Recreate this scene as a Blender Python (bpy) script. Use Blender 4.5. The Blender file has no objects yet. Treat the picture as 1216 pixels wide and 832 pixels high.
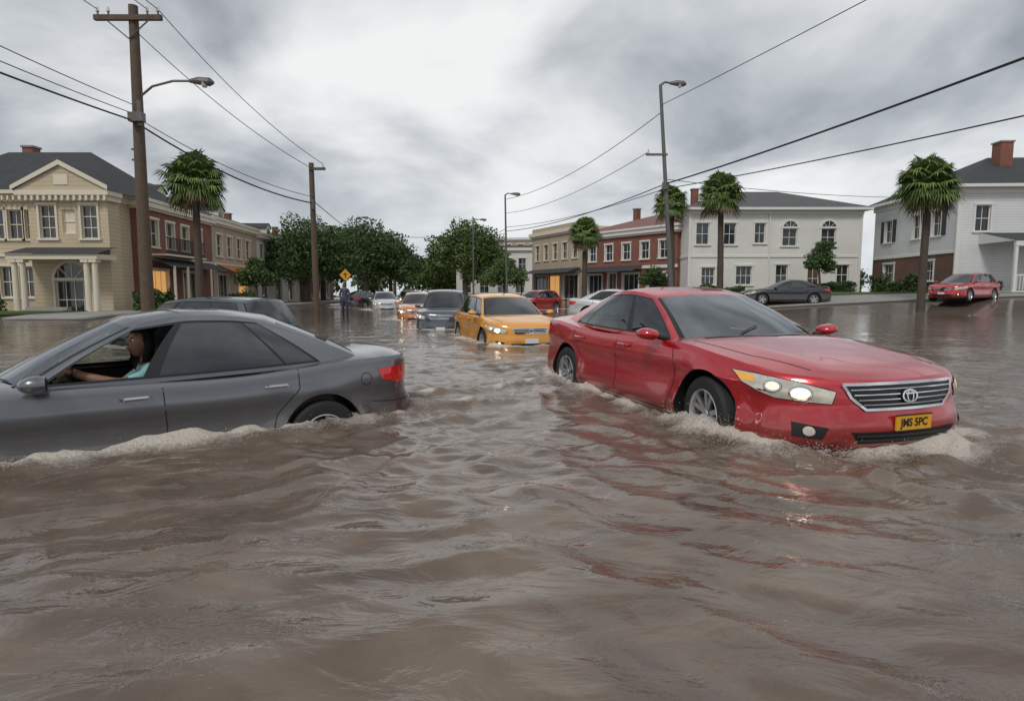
import bpy, bmesh, math, random
import numpy as np
from mathutils import Vector, Matrix, Euler
from mathutils.bvhtree import BVHTree
random.seed(7); rng=np.random.default_rng(7)
sc=bpy.context.scene
COL=sc.collection
R=math.radians
# ------------------------------------------------------------ materials
def newmat(name):
    m=bpy.data.materials.new(name); m.use_nodes=True
    nt=m.node_tree; b=nt.nodes['Principled BSDF']
    return m,nt,b
def N(nt,typ,**kw):
    n=nt.nodes.new(typ)
    for k,v in kw.items():
        if k in n.inputs: n.inputs[k].default_value=v
        else: setattr(n,k,v)
    return n
def c4(c): return (c[0],c[1],c[2],1)
def simple(name,col,rough=.6,metal=0,var=.15,scale=6,bump=0,bscale=30,coat=0,emis=None,es=0,spec=.5):
    m,nt,b=newmat(name)
    tc=N(nt,'ShaderNodeTexCoord'); no=N(nt,'ShaderNodeTexNoise'); no.inputs['Scale'].default_value=scale; no.inputs['Detail'].default_value=5
    nt.links.new(tc.outputs['Object'],no.inputs['Vector'])
    mx=N(nt,'ShaderNodeMix',data_type='RGBA'); mx.inputs[6].default_value=c4([x*(1-var) for x in col]); mx.inputs[7].default_value=c4([min(1,x*(1+var)) for x in col])
    nt.links.new(no.outputs['Fac'],mx.inputs[0]); nt.links.new(mx.outputs[2],b.inputs['Base Color'])
    b.inputs['Roughness'].default_value=rough; b.inputs['Metallic'].default_value=metal
    b.inputs['Coat Weight'].default_value=coat; b.inputs['Coat Roughness'].default_value=.04
    b.inputs['Specular IOR Level'].default_value=spec
    if emis: b.inputs['Emission Color'].default_value=c4(emis); b.inputs['Emission Strength'].default_value=es
    if bump:
        n2=N(nt,'ShaderNodeTexNoise'); n2.inputs['Scale'].default_value=bscale; n2.inputs['Detail'].default_value=4
        nt.links.new(tc.outputs['Object'],n2.inputs['Vector'])
        bp=N(nt,'ShaderNodeBump'); bp.inputs['Strength'].default_value=bump; bp.inputs['Distance'].default_value=.02
        nt.links.new(n2.outputs['Fac'],bp.inputs['Height']); nt.links.new(bp.outputs[0],b.inputs['Normal'])
    return m
def paint(name,col,metal=.35,rough=.32,dirtz=.5):
    m,nt,b=newmat(name)
    tc=N(nt,'ShaderNodeTexCoord'); no=N(nt,'ShaderNodeTexNoise'); no.inputs['Scale'].default_value=5; no.inputs['Detail'].default_value=8
    nt.links.new(tc.outputs['Object'],no.inputs['Vector'])
    sp=N(nt,'ShaderNodeSeparateXYZ'); nt.links.new(tc.outputs['Object'],sp.inputs[0])
    mr=N(nt,'ShaderNodeMapRange'); mr.inputs['From Min'].default_value=dirtz-.05; mr.inputs['From Max'].default_value=dirtz+.22; mr.inputs['To Min'].default_value=.75; mr.inputs['To Max'].default_value=0
    nt.links.new(sp.outputs[2],mr.inputs[0])
    mu=N(nt,'ShaderNodeMath',operation='MULTIPLY'); nt.links.new(mr.outputs[0],mu.inputs[0]); nt.links.new(no.outputs['Fac'],mu.inputs[1])
    mx=N(nt,'ShaderNodeMix',data_type='RGBA'); mx.inputs[6].default_value=c4(col); mx.inputs[7].default_value=(.12,.09,.065,1)
    nt.links.new(mu.outputs[0],mx.inputs[0]); nt.links.new(mx.outputs[2],b.inputs['Base Color'])
    b.inputs['Metallic'].default_value=metal; b.inputs['Roughness'].default_value=rough
    b.inputs['Coat Weight'].default_value=1; b.inputs['Coat Roughness'].default_value=.04; b.inputs['Coat IOR'].default_value=1.7
    # water droplets
    vo=N(nt,'ShaderNodeTexVoronoi'); vo.inputs['Scale'].default_value=70; nt.links.new(tc.outputs['Object'],vo.inputs['Vector'])
    cr=N(nt,'ShaderNodeMapRange'); cr.inputs['From Min'].default_value=0; cr.inputs['From Max'].default_value=.28; cr.inputs['To Min'].default_value=1; cr.inputs['To Max'].default_value=0
    nt.links.new(vo.outputs['Distance'],cr.inputs[0])
    bp=N(nt,'ShaderNodeBump'); bp.inputs['Strength'].default_value=.10; bp.inputs['Distance'].default_value=.003
    nt.links.new(cr.outputs[0],bp.inputs['Height']); nt.links.new(bp.outputs[0],b.inputs['Coat Normal'])
    return m
def thin_glass(name,tint,ior=1.5,add=.05):
    m=bpy.data.materials.new(name); m.use_nodes=True; nt=m.node_tree; nt.nodes.clear()
    o=N(nt,'ShaderNodeOutputMaterial'); t=N(nt,'ShaderNodeBsdfTransparent'); t.inputs[0].default_value=c4(tint)
    g=N(nt,'ShaderNodeBsdfGlossy'); g.inputs['Roughness'].default_value=.02; g.inputs[0].default_value=(.93,.97,1,1)
    lw=N(nt,'ShaderNodeFresnel'); lw.inputs['IOR'].default_value=ior
    tc=N(nt,'ShaderNodeTexCoord'); no=N(nt,'ShaderNodeTexNoise'); no.inputs['Scale'].default_value=3; nt.links.new(tc.outputs['Object'],no.inputs['Vector'])
    ad=N(nt,'ShaderNodeMath',operation='MULTIPLY_ADD'); ad.inputs[1].default_value=add; nt.links.new(no.outputs['Fac'],ad.inputs[0]); nt.links.new(lw.outputs[0],ad.inputs[2])
    mx=N(nt,'ShaderNodeMixShader'); nt.links.new(ad.outputs[0],mx.inputs[0]); nt.links.new(t.outputs[0],mx.inputs[1]); nt.links.new(g.outputs[0],mx.inputs[2]); nt.links.new(mx.outputs[0],o.inputs[0])
    return m
M={}
M['red']=paint('red_paint',(.52,.006,.016),.4,.28,.34)
M['greyp']=paint('grey_paint',(.15,.155,.17),.7,.34,.55)
M['yellow']=paint('yellow_paint',(.80,.33,.015),.1,.35,.40)
M['orange']=paint('orange_paint',(.6,.2,.03),.2,.35,.45)
M['darkp']=paint('dark_blue_paint',(.02,.025,.035),.3,.3,.45)
M['bluegrey']=paint('blue_grey_paint',(.07,.09,.11),.5,.32,.45)
M['white']=paint('white_paint_car',(.55,.56,.57),.1,.35,.45)
M['silver']=paint('silver_paint',(.35,.36,.37),.7,.32,.45)
M['glass_open']=thin_glass('car_glass_windscreen',(.66,.70,.68),2.5,.16)
M['glass_side']=thin_glass('car_glass_light',(.55,.60,.56),1.6,.08)
M['glass_tint']=thin_glass('car_glass_tinted',(.04,.045,.05),1.7,.10)
M['glass_dark']=simple('car_glass_dark',(.012,.015,.018),.04,0,.2,3,spec=.9,coat=.5)
M['black']=simple('black_trim',(.012,.012,.013),.45)
M['rubber']=simple('tyre_rubber',(.02,.02,.02),.75,bump=.3,bscale=60)
M['chrome']=simple('chrome',(.75,.75,.77),.12,1,.05)
M['alloy']=simple('alloy_wheel',(.55,.56,.57),.28,.9,.08)
M['interior']=simple('car_interior',(.045,.044,.043),.75,bump=.2)
M['seat']=simple('car_seat',(.13,.125,.115),.8,bump=.3,bscale=80)
M['lens']=simple('lamp_lens',(.68,.64,.54),.10,.30,.35,14,coat=1)
M['lamp_on']=simple('lamp_bulb_lit',(1,.85,.6),.3,0,.05,emis=(1,.76,.42),es=1.5)
M['lamp_bright']=simple('lamp_bulb_bright',(1,.85,.6),.3,0,.05,emis=(1,.84,.6),es=9)
M['lamp_dim']=simple('lamp_bulb_soft',(1,.85,.6),.3,0,.05,emis=(1,.80,.55),es=.7)
M['amber']=simple('amber_lens',(.75,.34,.03),.15,0,.1,coat=1,emis=(1,.5,.08),es=.3)
M['tail']=simple('tail_lens',(.4,.006,.008),.12,0,.25,20,coat=1,emis=(1,.05,.03),es=.12)
M['plate_y']=simple('plate_yellow',(.75,.38,.02),.4,0,.1)
M['plate_w']=simple('plate_white',(.7,.7,.68),.4,0,.1)
# ------------------------------------------------------------ mesh helper
class MB:
    def __init__(s): s.v=[];s.f=[];s.m=[];s.mats=[]
    def mi(s,mat):
        if mat not in s.mats: s.mats.append(mat)
        return s.mats.index(mat)
    def face(s,pts,mat):
        k=len(s.v); s.v.extend([tuple(p) for p in pts]); s.f.append(tuple(range(k,k+len(pts)))); s.m.append(s.mi(mat))
    def box(s,a,b,mat):
        x0,y0,z0=a;x1,y1,z1=b
        if x0>x1:x0,x1=x1,x0
        if y0>y1:y0,y1=y1,y0
        if z0>z1:z0,z1=z1,z0
        k=len(s.v); s.v.extend([(x0,y0,z0),(x1,y0,z0),(x1,y1,z0),(x0,y1,z0),(x0,y0,z1),(x1,y0,z1),(x1,y1,z1),(x0,y1,z1)])
        for f in ((0,3,2,1),(4,5,6,7),(0,1,5,4),(1,2,6,5),(2,3,7,6),(3,0,4,7)):
            s.f.append(tuple(k+i for i in f)); s.m.append(s.mi(mat))
    def tube(s,p0,p1,r0,r1,mat,n=10,cap=True):
        p0=Vector(p0);p1=Vector(p1);d=(p1-p0)
        if d.length<1e-6:return
        d.normalize(); a=d.orthogonal().normalized(); b=d.cross(a)
        k=len(s.v)
        for p,r in((p0,r0),(p1,r1)):
            for i in range(n):
                t=2*math.pi*i/n; s.v.append(tuple(p+(a*math.cos(t)+b*math.sin(t))*r))
        for i in range(n):
            j=(i+1)%n; s.f.append((k+i,k+j,k+n+j,k+n+i)); s.m.append(s.mi(mat))
        if cap:
            s.f.append(tuple(k+i for i in reversed(range(n)))); s.m.append(s.mi(mat))
            s.f.append(tuple(k+n+i for i in range(n))); s.m.append(s.mi(mat))
    def path(s,pts,rs,mat,n=8):
        for i in range(len(pts)-1): s.tube(pts[i],pts[i+1],rs[i],rs[i+1],mat,n)
    def obj(s,name,parent=None,smooth=False,bevel=0,angle=35):
        me=bpy.data.meshes.new(name); me.from_pydata(s.v,[],s.f)
        for m in s.mats: me.materials.append(m)
        me.polygons.foreach_set('material_index',s.m)
        me.update()
        if smooth:
            me.shade_smooth(); me.set_sharp_from_angle(angle=R(angle))
        o=bpy.data.objects.new(name,me); COL.objects.link(o)
        if parent: o.parent=parent
        if bevel:
            md=o.modifiers.new('b','BEVEL'); md.width=bevel; md.segments=2; md.limit_method='ANGLE'
        return o
def empty(name,loc=(0,0,0),rotz=0):
    e=bpy.data.objects.new(name,None); COL.objects.link(e); e.location=loc; e.rotation_euler=(0,0,rotz); e.empty_display_size=.3
    return e
def eval_mesh(o):
    bpy.context.view_layer.update()
    dg=bpy.context.evaluated_depsgraph_get()
    return bpy.data.meshes.new_from_object(o.evaluated_get(dg))
def crv(pts):
    xs=np.array([p[0] for p in pts],float); ys=np.array([p[1] for p in pts],float)
    if xs[0]>xs[-1]: xs=xs[::-1];ys=ys[::-1]
    h=np.diff(xs); dl=np.diff(ys)/h; m=np.zeros(len(xs)); m[0]=dl[0]; m[-1]=dl[-1]
    for i in range(1,len(xs)-1):
        m[i]=0 if dl[i-1]*dl[i]<=0 else (dl[i-1]*h[i]+dl[i]*h[i-1])/(h[i]+h[i-1])
    def f(x):
        x=min(max(x,xs[0]),xs[-1]); i=min(max(int(np.searchsorted(xs,x))-1,0),len(h)-1)
        t=(x-xs[i])/h[i]; t2=t*t;t3=t2*t
        return float((2*t3-3*t2+1)*ys[i]+(t3-2*t2+t)*h[i]*m[i]+(-2*t3+3*t2)*ys[i+1]+(t3-t2)*h[i]*m[i+1])
    return f
# ------------------------------------------------------------ car
SEDAN=dict(F=2.40,Rr=-2.40,af=.13,bf=.26,ar=.08,br=.20,
 w=[(-2.4,.72),(-2.1,.80),(-1.5,.845),(-.5,.86),(1.0,.855),(1.6,.845),(2.0,.80),(2.4,.70)],
 zc=[(-2.4,1.01),(-2.25,1.065),(-1.9,1.07),(-1.5,1.04),(-1.0,.98),(.6,.975),(1.0,.985),(1.5,.94),(2.0,.865),(2.25,.80),(2.4,.735)],
 cr=[(-2.4,.07),(-1.5,.05),(-.8,.03),(.8,.045),(1.4,.06),(2.1,.07),(2.4,.03)],
 wx=(1.42,-1.38),wr=.335,
 g=dict(bf=1.08,rf=.12,br=-2.0,rr=-1.05,bowf=(.30,.13),bowr=(.16,.08),w0=.81,w1=.585,zb=[(-1,.99),(0,.945),(1,.925)],zr=[(-1,1.355),(-.4,1.405),(.2,1.42),(1,1.365)],crown=.05,uA=.945,uB=.40,uC=-.66,ud=-.44))
WAGON=dict(F=2.15,Rr=-2.2,af=.14,bf=.26,ar=.05,br=.14,
 w=[(-2.2,.80),(-1.5,.85),(-.5,.86),(1.0,.85),(1.6,.83),(2.0,.77),(2.2,.70)],
 zc=[(-2.2,1.0),(-1.5,1.0),(-.5,.99),(.9,1.0),(1.3,.97),(1.8,.88),(2.05,.81),(2.15,.75)],
 cr=[(-2.2,.03),(-.8,.03),(.8,.045),(1.4,.06),(2.1,.05)],
 wx=(1.3,-1.32),wr=.33,
 g=dict(bf=1.12,rf=.2,br=-2.12,rr=-1.75,bowf=(.28,.12),bowr=(.10,.08),w0=.81,w1=.60,zb=[(-1,.96),(0,.95),(1,.93)],zr=[(-1,1.42),(-.4,1.46),(.2,1.46),(1,1.40)],crown=.045,uA=.93,uB=.53,uC=-.84,ud=-.35))
SUV=dict(F=2.3,Rr=-2.3,af=.12,bf=.24,ar=.05,br=.12,
 w=[(-2.3,.82),(-1.5,.87),(-.5,.88),(1.0,.87),(1.6,.86),(2.0,.80),(2.3,.74)],
 zc=[(-2.3,1.1),(-1.5,1.1),(-.5,1.09),(.9,1.1),(1.3,1.09),(1.8,1.03),(2.15,.98),(2.3,.9)],
 cr=[(-2.2,.03),(-.8,.03),(.8,.045),(1.4,.05),(2.1,.05)],
 wx=(1.4,-1.4),wr=.36,
 g=dict(bf=1.15,rf=.4,br=-2.22,rr=-1.9,bowf=(.25,.12),bowr=(.10,.08),w0=.84,w1=.66,zb=[(-1,1.06),(0,1.05),(1,1.03)],zr=[(-1,1.62),(-.4,1.67),(.2,1.67),(1,1.6)],crown=.045,uA=.94,uB=.52,uC=-.86,ud=-.32))
TS=[0,.03,.07,.12,.18,.25,.33,.42,.52,.62,.72,.80,.87,.93,1.0]
ds=crv([(0,0),(.03,.014),(.07,.027),(.12,.036),(.18,.043),(.25,.054),(.33,.034),(.42,.027),(.52,.027),(.62,.038),(.72,.054),(.80,.060),(.87,.050),(.93,.03),(1,-.02)])
dfr=crv([(0,0),(.03,.012),(.1,.03),(.25,.045),(.42,.055),(.52,.085),(.62,.095),(.75,.09),(.87,.07),(1,0)])
drr=crv([(0,0),(.04,.010),(.12,.012),(.3,.0),(.42,.01),(.5,.055),(.62,.075),(.8,.07),(1,.0)])
def wheel(parent,pos,r,side,steer=0,low=False,nm='wheel'):
    mb=MB(); n=24 if low else 40
    prof=[(-.10,r*.66),(-.108,r*.80),(-.10,r*.93),(-.075,r),(.075,r),(.10,r*.93),(.108,r*.80),(.10,r*.66)]
    def lathe(prof,mat):
        k=len(mb.v)
        for i in range(n):
            t=2*math.pi*i/n
            for (y,rr) in prof: mb.v.append((rr*math.cos(t),y,rr*math.sin(t)))
        m=len(prof)
        for i in range(n):
            for j in range(m-1):
                a=k+i*m+j;b=k+((i+1)%n)*m+j
                mb.f.append((a,b,b+1,a+1)); mb.m.append(mb.mi(mat))
    lathe(prof,M['rubber'])
    lathe([(.10,r*.66),(.105,r*.64),(.085,r*.60),(.03,r*.58)],M['alloy'])
    lathe([(.03,r*.60),(.025,.001)],M['black'])
    lathe([(.075,r*.13),(.085,r*.1),(.085,.001)],M['alloy'])
    ns=5
    for i in range(ns):
        for off in(-.17,.17):
            t0=2*math.pi*i/ns+off*1.0; t1=2*math.pi*i/ns+off*1.35
            p0=Vector((r*.10*math.cos(t0),.07,r*.10*math.sin(t0))); p1=Vector((r*.62*math.cos(t1),.085,r*.62*math.sin(t1)))
            d=(p1-p0).normalized(); q=Vector((-d.z,0,d.x))
            w0,w1=r*.055,r*.075
            A=[p0+q*w0,p0-q*w0,p1-q*w1,p1+q*w1]; B=[a-Vector((0,.03,0)) for a in A]
            mb.face(A,M['alloy'])
            for a in range(4):
                b=(a+1)%4; mb.face([A[a],B[a],B[b],A[b]],M['alloy'])
    o=mb.obj(nm,parent,True)
    o.location=pos
    if side<0: o.rotation_euler=(0,random.uniform(0,6),math.pi+steer)
    else: o.rotation_euler=(0,random.uniform(0,6),steer)
    return o
HULLS=[]
def build_car(name,loc,yaw,sink,S,pmat,scale=(1,1,1),hero=False,open_win=False,lights=1,grille='std',plate='plate_w',clear=False,steer=0,wake=1.0):
    root=empty(name,(loc[0],loc[1],loc[2]-sink),yaw); root.scale=scale
    HULLS.append((loc[0],loc[1],yaw,(S['F']-S['Rr'])/2*scale[0],.9*scale[1],wake if loc[2]<.05 else 0))
    paintm=M[pmat]
    w=crv(S['w']);zc=crv(S['zc']);cr=crv(S['cr'])
    nU,nV=(72,22) if hero else (36,12)
    us=[math.sin(x*1.35)/math.sin(1.35) for x in np.linspace(-1,1,nU+1)]
    vs=[math.sin(x*1.2)/math.sin(1.2) for x in np.linspace(-1,1,nV+1)]
    zb=.2
    def P(u,v):
        a=abs(v)
        xf=S['F']-S['af']*a*a-S['bf']*a**8; xr=S['Rr']+S['ar']*a*a+S['br']*a**8
        s=(u+1)/2; x=xr*(1-s)+xf*s
        z=zc(x)-cr(x)*a**3
        # raised power-dome lines on the bonnet
        if x>1.1: z+=.016*math.exp(-((a-.62)/.12)**2)*min(1,(x-1.1)*3)*min(1,max(0,(S['F']-.1-x)*3))
        return (x,v*w(x),z)
    V=[];idx={}
    for i,u in enumerate(us):
        for j,v in enumerate(vs):
            idx[i,j]=len(V); V.append(P(u,v))
    F=[]
    for i in range(nU):
        for j in range(nV): F.append((idx[i,j],idx[i+1,j],idx[i+1,j+1],idx[i,j+1]))
    loop=[idx[i,0] for i in range(nU)]+[idx[nU,j] for j in range(nV)]+[idx[i,nV] for i in range(nU,0,-1)]+[idx[0,j] for j in range(nV,0,-1)]
    L=len(loop); nrm=[]
    for k in range(L):
        a=V[loop[k-1]];b=V[loop[(k+1)%L]]; t=Vector((b[0]-a[0],b[1]-a[1])); t.normalize(); nrm.append((t.y,-t.x))
    prev=loop
    for t in TS[1:]:
        cur=[]
        for k in range(L):
            x,y,z=V[loop[k]]; nx,ny=nrm[k]
            d=ds(t)*ny*ny+(dfr(t) if nx>0 else drr(t))*nx*nx
            zz=z*(1-t)+zb*t
            for ax in S['wx']:
                rr=math.hypot(x-ax,zz-S['wr']); d+=.022*math.exp(-((rr-S['wr']-.07)/.07)**2)*ny*ny
            cur.append(len(V)); V.append((x+nx*d,y+ny*d,zz))
        for k in range(L):
            k2=(k+1)%L; F.append((cur[k],cur[k2],prev[k2],prev[k]))
        prev=cur
    F.append(tuple(reversed(prev)))
    me=bpy.data.meshes.new('body'); me.from_pydata(V,[],F); me.materials.append(paintm); me.materials.append(M['black'])
    body=bpy.data.objects.new('body',me); COL.objects.link(body)
    cb=MB()
    for ax in S['wx']:
        for sgn in(-1,1):
            cb.tube((ax,sgn*.58,S['wr']+.01),(ax,sgn*1.3,S['wr']+.01),S['wr']+.055,S['wr']+.055,M['black'],48 if hero else 28)
    cut=cb.obj('cut')
    md=body.modifiers.new('x','BOOLEAN'); md.object=cut; md.operation='DIFFERENCE'; md.solver='EXACT'
    m2=eval_mesh(body); body.modifiers.clear(); body.data=m2
    bpy.data.objects.remove(cut)
    if len(m2.materials)<2: m2.materials.append(M['black'])
    bm=bmesh.new(); bm.from_mesh(m2); dele=[]
    for f in bm.faces:
        c=f.calc_center_median()
        f.material_index=0
        for ax in S['wx']:
            if math.hypot(c.x-ax,c.z-S['wr']-.01)<S['wr']+.052 and abs(c.y)<.96: f.material_index=1
            elif abs(f.normal.y)<.75 and abs(math.hypot(c.x-ax,c.z-S['wr']-.01)-S['wr']-.055)<.006 and abs(c.y)<.9 : f.material_index=1
        if hero and f.normal.z>.7 and c.z>.85 and abs(c.y)<.73 and -1.45<c.x<.82: dele.append(f)
    bmesh.ops.delete(bm,geom=dele,context='FACES'); bm.to_mesh(m2); bm.free()
    m2.shade_smooth(); m2.set_sharp_from_angle(angle=R(38))
    body.parent=root; body.name='body'
    g=S['g']; zbf=crv(g['zb']); zrf=crv(g['zr'])
    def G(u,v,t):
        a=abs(v); s=(u+1)/2; tt=t
        bwf=g['bowf'][0]*(1-t)+g['bowf'][1]*t; bwr=g['bowr'][0]*(1-t)+g['bowr'][1]*t
        xf=g['bf']*(1-tt)+g['rf']*tt+.05*math.sin(math.pi*t)-bwf*a**2.4
        xr=g['br']*(1-tt)+g['rr']*tt-.04*math.sin(math.pi*t)+bwr*a**2.4
        x=xr*(1-s)+xf*s
        ww=(g['w0']-(g['w0']-g['w1'])*t**1.2)*(1-.05*u*u)*(1-(.07 if u<0 else 0)*u*u*(1-t*.3))
        z=zbf(u)*(1-t)+(zrf(u)+g['crown']*(1-a**3))*t
        return (x,v*ww,z)
    ul=sorted(set([-1,-.95,-.9,-.8,-.7,-.5,-.3,-.15,.15,.3,.6,.75,.85,1,g['uC'],g['uC']-.03,g['ud']-.012,g['ud']+.012,g['uB']-.045,g['uB']+.045,g['uA'],g['uA']+.025]))
    vl=[-1,-.95,-.9,-.75,-.6,-.4,-.2,0,.2,.4,.6,.75,.9,.95,1]
    tl=[0,.06,.1,.2,.35,.5,.65,.78,.88,.92,1]
    nU,nV=len(ul)-1,len(vl)-1
    wm=M['glass_open'] if hero else M['glass_dark']
    sm=M['glass_tint'] if hero else M['glass_dark']
    fm_=M['glass_side'] if hero else M['glass_dark']
    def cls_side(u,t,left):
        if .1<t<.88 and g['uC']<u<g['uA'] and not(g['uB']-.045<u<g['uB']+.045) and not(abs(u-g['ud'])<.012):
            if left and open_win and u>g['uB']: return None
            return fm_ if (u>g['uB'] and open_win) else sm
        if .06<t<.92 and g['uC']-.03<u<g['uA']+.025: return M['black']
        return paintm
    def cls_end(v,t):
        if .06<t<.92 and abs(v)<.9: return wm
        if .06<t<.96 and abs(v)<.95: return M['black']
        return paintm
    gv=[];gf=[];gmi=[];mats=[paintm,wm,sm,M['black']]
    if fm_ not in mats: mats.append(fm_)
    def mi(m): return mats.index(m)
    gid={}
    for i,u in enumerate(ul):
        for j,v in enumerate(vl): gid[i,j]=len(gv); gv.append(G(u,v,1))
    for i in range(nU):
        for j in range(nV): gf.append((gid[i,j],gid[i+1,j],gid[i+1,j+1],gid[i,j+1])); gmi.append(0)
    lp=[(i,0) for i in range(nU)]+[(nU,j) for j in range(nV)]+[(i,nV) for i in range(nU,0,-1)]+[(0,j) for j in range(nV,0,-1)]
    ring=[gid[p] for p in lp]; L=len(lp)
    for ti in range(len(tl)-2,-1,-1):
        t=tl[ti]; tm=(tl[ti]+tl[ti+1])/2
        cur=[]
        for p in lp: cur.append(len(gv)); gv.append(G(ul[p[0]],vl[p[1]],t))
        for k in range(L):
            k2=(k+1)%L; a=lp[k];b=lp[k2]; um=(ul[a[0]]+ul[b[0]])/2; vm=(vl[a[1]]+vl[b[1]])/2
            if a[1]==b[1]: mt=cls_side(um,tm,a[1]==nV)
            else: mt=cls_end(vm,tm)
            if mt is None: continue
            gf.append((cur[k],cur[k2],ring[k2],ring[k])); gmi.append(mi(mt))
        ring=cur
    me=bpy.data.meshes.new('cabin'); me.from_pydata(gv,[],gf)
    for m in mats: me.materials.append(m)
    me.polygons.foreach_set('material_index',gmi); me.shade_smooth(); me.set_sharp_from_angle(angle=R(34)); me.update()
    cab=bpy.data.objects.new('cabin',me); COL.objects.link(cab); cab.parent=root
    bm=bmesh.new(); bm.from_mesh(m2); bm.from_mesh(me); bvh=BVHTree.FromBMesh(bm); bm.free()
    def cast(p,D,off):
        D=Vector(D).normalized(); h=bvh.ray_cast(Vector(p)-D*3,D,6)
        if h[0] is None: return None
        n=h[1]
        if n.dot(D)>0:n=-n
        return h[0]+n*off
    parts=MB()
    def panel(pts,D,mat,off=.004,step=.05):
        D=Vector(D).normalized(); U=Vector((0,0,1)).cross(D)
        if U.length<.1: U=Vector((0,1,0))
        U.normalize(); W=D.cross(U).normalized()
        O=Vector(pts[0]); q=[((Vector(p)-O).dot(U),(Vector(p)-O).dot(W)) for p in pts]
        bm=bmesh.new(); bm.faces.new([bm.verts.new((a,b,0)) for a,b in q])
        for ax in(0,1):
            lo=min(p[ax] for p in q);hi=max(p[ax] for p in q); x=lo+step
            while x<hi-.005:
                co=[0,0,0];co[ax]=x;no=[0,0,0];no[ax]=1
                bmesh.ops.bisect_plane(bm,geom=bm.verts[:]+bm.edges[:]+bm.faces[:],plane_co=co,plane_no=no); x+=step
        bm.verts.index_update()
        mp={v.index:cast(O+U*v.co.x+W*v.co.y,D,off) for v in bm.verts}
        base={}
        for f in bm.faces:
            if any(mp[v.index] is None for v in f.verts): continue
            ids=[]
            for v in f.verts:
                if v.index not in base: base[v.index]=len(parts.v); parts.v.append(tuple(mp[v.index]))
                ids.append(base[v.index])
            a,b,c=[Vector(parts.v[i]) for i in ids[:3]]
            if (b-a).cross(c-a).dot(D)>0: ids=ids[::-1]
            parts.f.append(tuple(ids)); parts.m.append(parts.mi(mat))
        bm.free()
    def ribbon(pts,D,wd,mat,off=.0015,closed=False):
        D=Vector(D).normalized(); P_=[Vector(p) for p in pts]
        if closed: P_.append(P_[0])
        S_=[]
        for i in range(len(P_)-1):
            n=max(1,int((P_[i+1]-P_[i]).length/.04))
            for k in range(n): S_.append(P_[i].lerp(P_[i+1],k/n))
        S_.append(P_[-1]); prev=None
        for i,p in enumerate(S_):
            t=(S_[min(i+1,len(S_)-1)]-S_[max(i-1,0)])
            if t.length<1e-6: continue
            q=t.normalized().cross(D).normalized()*wd/2
            a=cast(p+q,D,off);b=cast(p-q,D,off)
            if a is None or b is None: prev=None; continue
            if prev and (a-prev[0]).length<.15: parts.face([prev[0],prev[1],b,a],mat)
            prev=(a,b)
    wx0,wx1=S['wx']; F_=S['F'];Rr=S['Rr']; zt=zc(F_)-.735; zd=zc(0)-.975
    for s in(-1,1):
        D=(0,-s,0)
        for ln in ([(.93,s*.9,.93+zd),(.98,s*.9,.7),(.93,s*.9,.42),(.85,s*.9,.27)],[(-.09,s*.9,.95+zd),(-.11,s*.9,.6),(-.09,s*.9,.27)],[(wx1+.22,s*.9,.97+zd),(wx1+.22,s*.9,.80),(wx1+.42,s*.9,.6),(wx1+.50,s*.9,.3)],[(.85,s*.9,.27),(wx1+.5,s*.9,.27)]):
            ribbon(ln,D,.009 if hero else .014,M['black'])
        if hero and s>0:
            ribbon([(-1.80+.055*math.cos(k*.5236),s*.9,.83+.055*math.sin(k*.5236)) for k in range(12)],D,.007,M['black'],.0015,True)
        Dh=(-1,-s*.8,0)
        hl=[(F_-.12,s*.50,.575+zt),(F_-.12,s*.47,.665+zt),(F_-.25,s*.66,.725+zt),(F_-.48,s*.82,.765+zt),(F_-.66,s*.88,.775+zt),(F_-.55,s*.88,.69+zt),(F_-.32,s*.80,.60+zt)]
        panel(hl,Dh,M['lens'],.006); ribbon(hl,Dh,.014,M['black'],.004,True)
        def ell(c,a,b,n=14):
            U=Vector((0,0,1)).cross(Vector(Dh)).normalized()
            return [tuple(Vector(c)+U*a*math.cos(2*math.pi*i/n)+Vector((0,0,b*math.sin(2*math.pi*i/n)))) for i in range(n)]
        lm=(M['lamp_on'] if hero else M['lamp_bright']) if lights==2 else (M['lamp_dim'] if lights==1 else M['chrome'])
        for (c_,a_,b_,mt_) in (((F_-.25,s*.64,.645+zt),.062,.040,lm),((F_-.38,s*.76,.685+zt),.045,.032,M['lamp_dim'] if lights else M['chrome'])):
            panel(ell(c_,a_+.016,b_+.014),Dh,M['interior'],.009,.03); panel(ell(c_,a_,b_),Dh,mt_,.012,.03)
            ribbon(ell(c_,a_+.008,b_+.007),Dh,.010,M['chrome'],.014,True)
        panel([(F_-.47,s*.84,.70+zt),(F_-.47,s*.84,.75+zt),(F_-.64,s*.88,.765+zt),(F_-.56,s*.88,.705+zt)],Dh,M['amber'],.009,.03)
        Dt=(1,-s*.9,0)
        panel([(Rr+.10,s*.50,.80+zd*.5),(Rr+.10,s*.50,.90+zd*.5),(Rr+.25,s*.75,.93+zd*.5),(Rr+.48,s*.86,.92+zd*.5),(Rr+.42,s*.88,.82+zd*.5),(Rr+.25,s*.80,.77+zd*.5)],Dt,M['tail'],.006)
        ribbon([(Rr+.5,s*.89,.62),(Rr+.3,s*.85,.60),(Rr+.12,s*.6,.60)],Dt,.008,M['black'])
        ribbon([(F_-.24,s*.56,1),(F_-.7,s*.70,1),(1.05,s*.76,1)],(0,0,-1),.009,M['black'])
        panel([(F_-.1,s*.56,.40),(F_-.1,s*.78,.43),(F_-.1,s*.78,.32),(F_-.1,s*.60,.31)],(-1,-s*.35,0),M['black'],.004,.04)
        fc=[(F_-.1,s*.68+.036*math.cos(k*.5236),.37+.036*math.sin(k*.5236)) for k in range(12)]
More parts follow.
